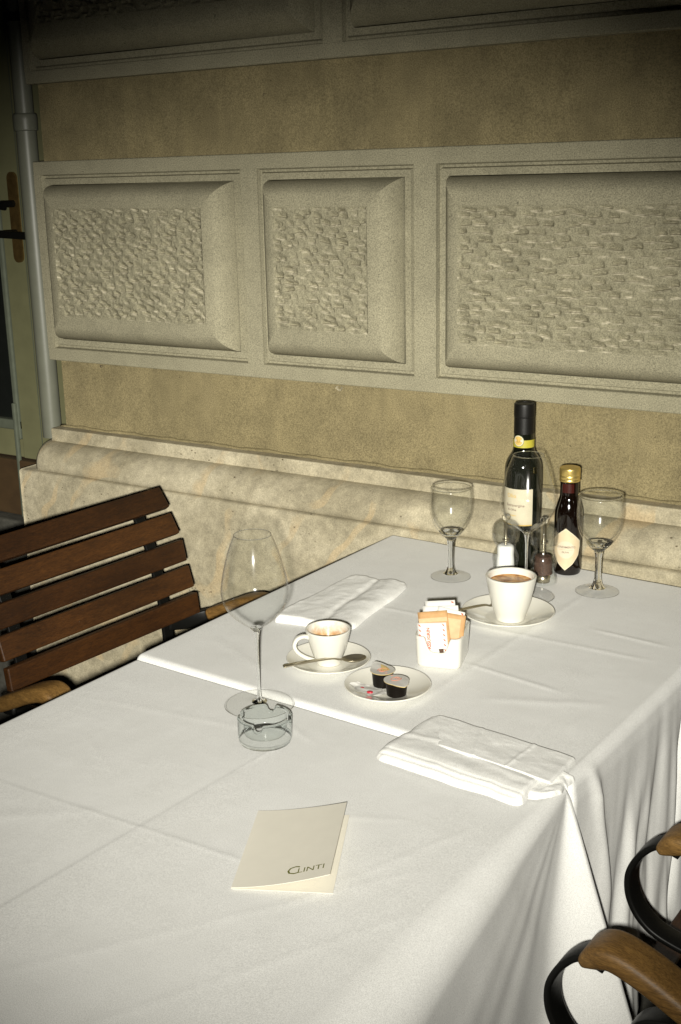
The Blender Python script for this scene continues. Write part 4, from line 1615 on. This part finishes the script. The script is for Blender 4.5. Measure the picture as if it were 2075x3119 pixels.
def nap1():
    t = thing('napkin', 'crumpled white cloth napkin folded at the right front where the two tablecloths meet', 'napkin', (0, 0, 0), 0, 'folded white napkins')

    def hf(S, Tt, P):
        near = rnd(Tt, .22)
        far = rnd(1 - Tt, .02)
        le = rnd(S, .07)
        re = rnd(1 - S, .03)
        h = (.0125 - .0065 * np.clip((Tt - .2) / .8, 0, 1)) * near * far * le * re
        w = vnoise(S * 7, Tt * 5, 3, 3) * .0006 * near * far
        h = h - .0016 * np.exp(-((Tt - .055 - .01 * np.sin(S * 4)) / .010) ** 2) * le * re - .0011 * np.exp(-((Tt - .115 - .012 * np.sin(S * 3 + 1)) / .009) ** 2) * le * re
        return h + w + .0012 * np.exp(-((Tt - .42 - .1 * np.sin(S * 5)) / .05) ** 2) * re
    v, f = fold_patch([(.4385, -.8135), (.6430, -.8330), (.6340, -.6950), (.4470, -.6760)], hf, 120, 80, .002, 2, -.003)
    mesh_obj('lower_fold', v, f, 'napkin_cloth', t, True)

    def hf2(S, Tt, P):
        near = rnd(Tt, .02)
        far = rnd(1 - Tt, .03)
        le = rnd(S, .25)
        re = rnd(1 - S, .02)
        h = .0110 - .003 * Tt
        return h + .0026 * near * far * le * re + vnoise(S * 6, Tt * 4, 13, 3) * .0006 + .0010 * np.exp(-((S - .62 - .1 * Tt) / .012) ** 2) + .0008 * np.exp(-((S - .33) / .012) ** 2)
    v, f = fold_patch([(.500, -.7640), (.6550, -.7830), (.6560, -.7050), (.4600, -.6820)], hf2, 110, 60, .0008, 8, -.003, .03)
    mesh_obj('upper_fold', v, f, 'napkin_cloth', t, True)

    def hf3(S, Tt, P):
        e = rnd(S, .06) * rnd(1 - S, .1) * rnd(Tt, .1) * rnd(1 - Tt, .06)
        return (.0050 + .0045 * (1 - S)) * e + vnoise(S * 4, Tt * 4, 21, 2) * .0016 * e
    v, f = fold_patch([(.618, -.8240), (.6640, -.7900), (.6690, -.7420), (.6220, -.7200)], hf3, 60, 60, .002, 5, -.004)
    mesh_obj('loose_corner', v, f, 'napkin_cloth', t, True)
    return t


nap1()


def nap2():
    def hf(S, Tt, P):
        near = rnd(Tt, .035)
        far = rnd(1 - Tt, .05)
        le = rnd(S, .03)
        re = rnd(1 - S, .16)
        h = (.0120 - .0045 * Tt + .0030 * np.exp(-((S - .78) / .12) ** 2) * Tt - .0028 * np.exp(-((S - .62 + .12 * Tt) / .05) ** 2)) * near * far * le * re
        return h + vnoise(S * 4, Tt * 7, 6, 3) * .0010 * near * le * re * far
    v, f = fold_patch([(.0650, -.5075), (.2010, -.4790), (.1760, -.2490), (.0670, -.2560)], hf, 80, 110, .003, 4, .0005)
    o = mesh_obj('napkin', v, f, 'napkin_cloth', None, True)
    return tag(o, 'white cloth napkin folded into a strip, lying behind the espresso cup', 'napkin', 'folded white napkins')


nap2()

# ------------------------------------------------------------------ menu card
BL, TL, BR = np.array([.45458, -1.12667]), np.array([.389, -.98859]), np.array([.54859, -1.08158])
wv, hv = BR - BL, TL - BL
mroot = thing('menu_card', 'cream folded menu card lying half open on the near table', 'menu', (BL[0], BL[1], H0 - .0058))


def page(name, lift, power, shrink, z0, mat='menu_paper'):
    n = 26
    Vv = []
    for th in (0, .0006):
        for i in range(n):
            s = i / (n - 1)
            for j in range(6):
                q = j / 5
                L_ = lift[0] * (1 - q) + lift[1] * q
                p = wv * s * shrink + hv * q
                Vv.append((p[0], p[1], z0 + L_ * s ** power + th))
    k = n * 6
    Fv = [f_[::-1] for f_ in grid_faces(n, 6)] + grid_faces(n, 6, k)
    bd = [i * 6 for i in range(n)] + [(n - 1) * 6 + j for j in range(1, 6)] + [i * 6 + 5 for i in range(n - 2, -1, -1)] + [j for j in range(4, 0, -1)]
    for i in range(len(bd)):
        a, b = bd[i], bd[(i + 1) % len(bd)]
        Fv.append((a, b, b + k, a + k))
    return mesh_obj(name, Vv, Fv, mat, mroot)


page('back_page', (.0012, .0012), 1.2, 1.0, .0003)
LIFT = (.0215, .0160)
page('front_cover', LIFT, 1.55, .975, .0016)
fc = [o for o in mroot.children if o.name.startswith('front_cover')][0]
tv = []
for body, sz, s0, q0 in (('C', .021, .60, .135), ('LINTI', .0125, .785, .125)):
    v, f = text_vf(body, sz)
    ww, hh = np.hypot(*wv), np.hypot(*hv)
    out = []
    for p in v:
        s, q = s0 + p.x / ww * 1.0, q0 + p.y / hh
        pp_ = wv * s * .975 + hv * q
        out.append(Vector((pp_[0], pp_[1], .0016 + .0006 + .00025 + (LIFT[0] * (1 - q) + LIFT[1] * q) * max(s, 0) ** 1.55)))
    tv.append((out, f))
v, f = join(*tv)
mesh_obj('lettering', v, f, 'menu_ink', fc)
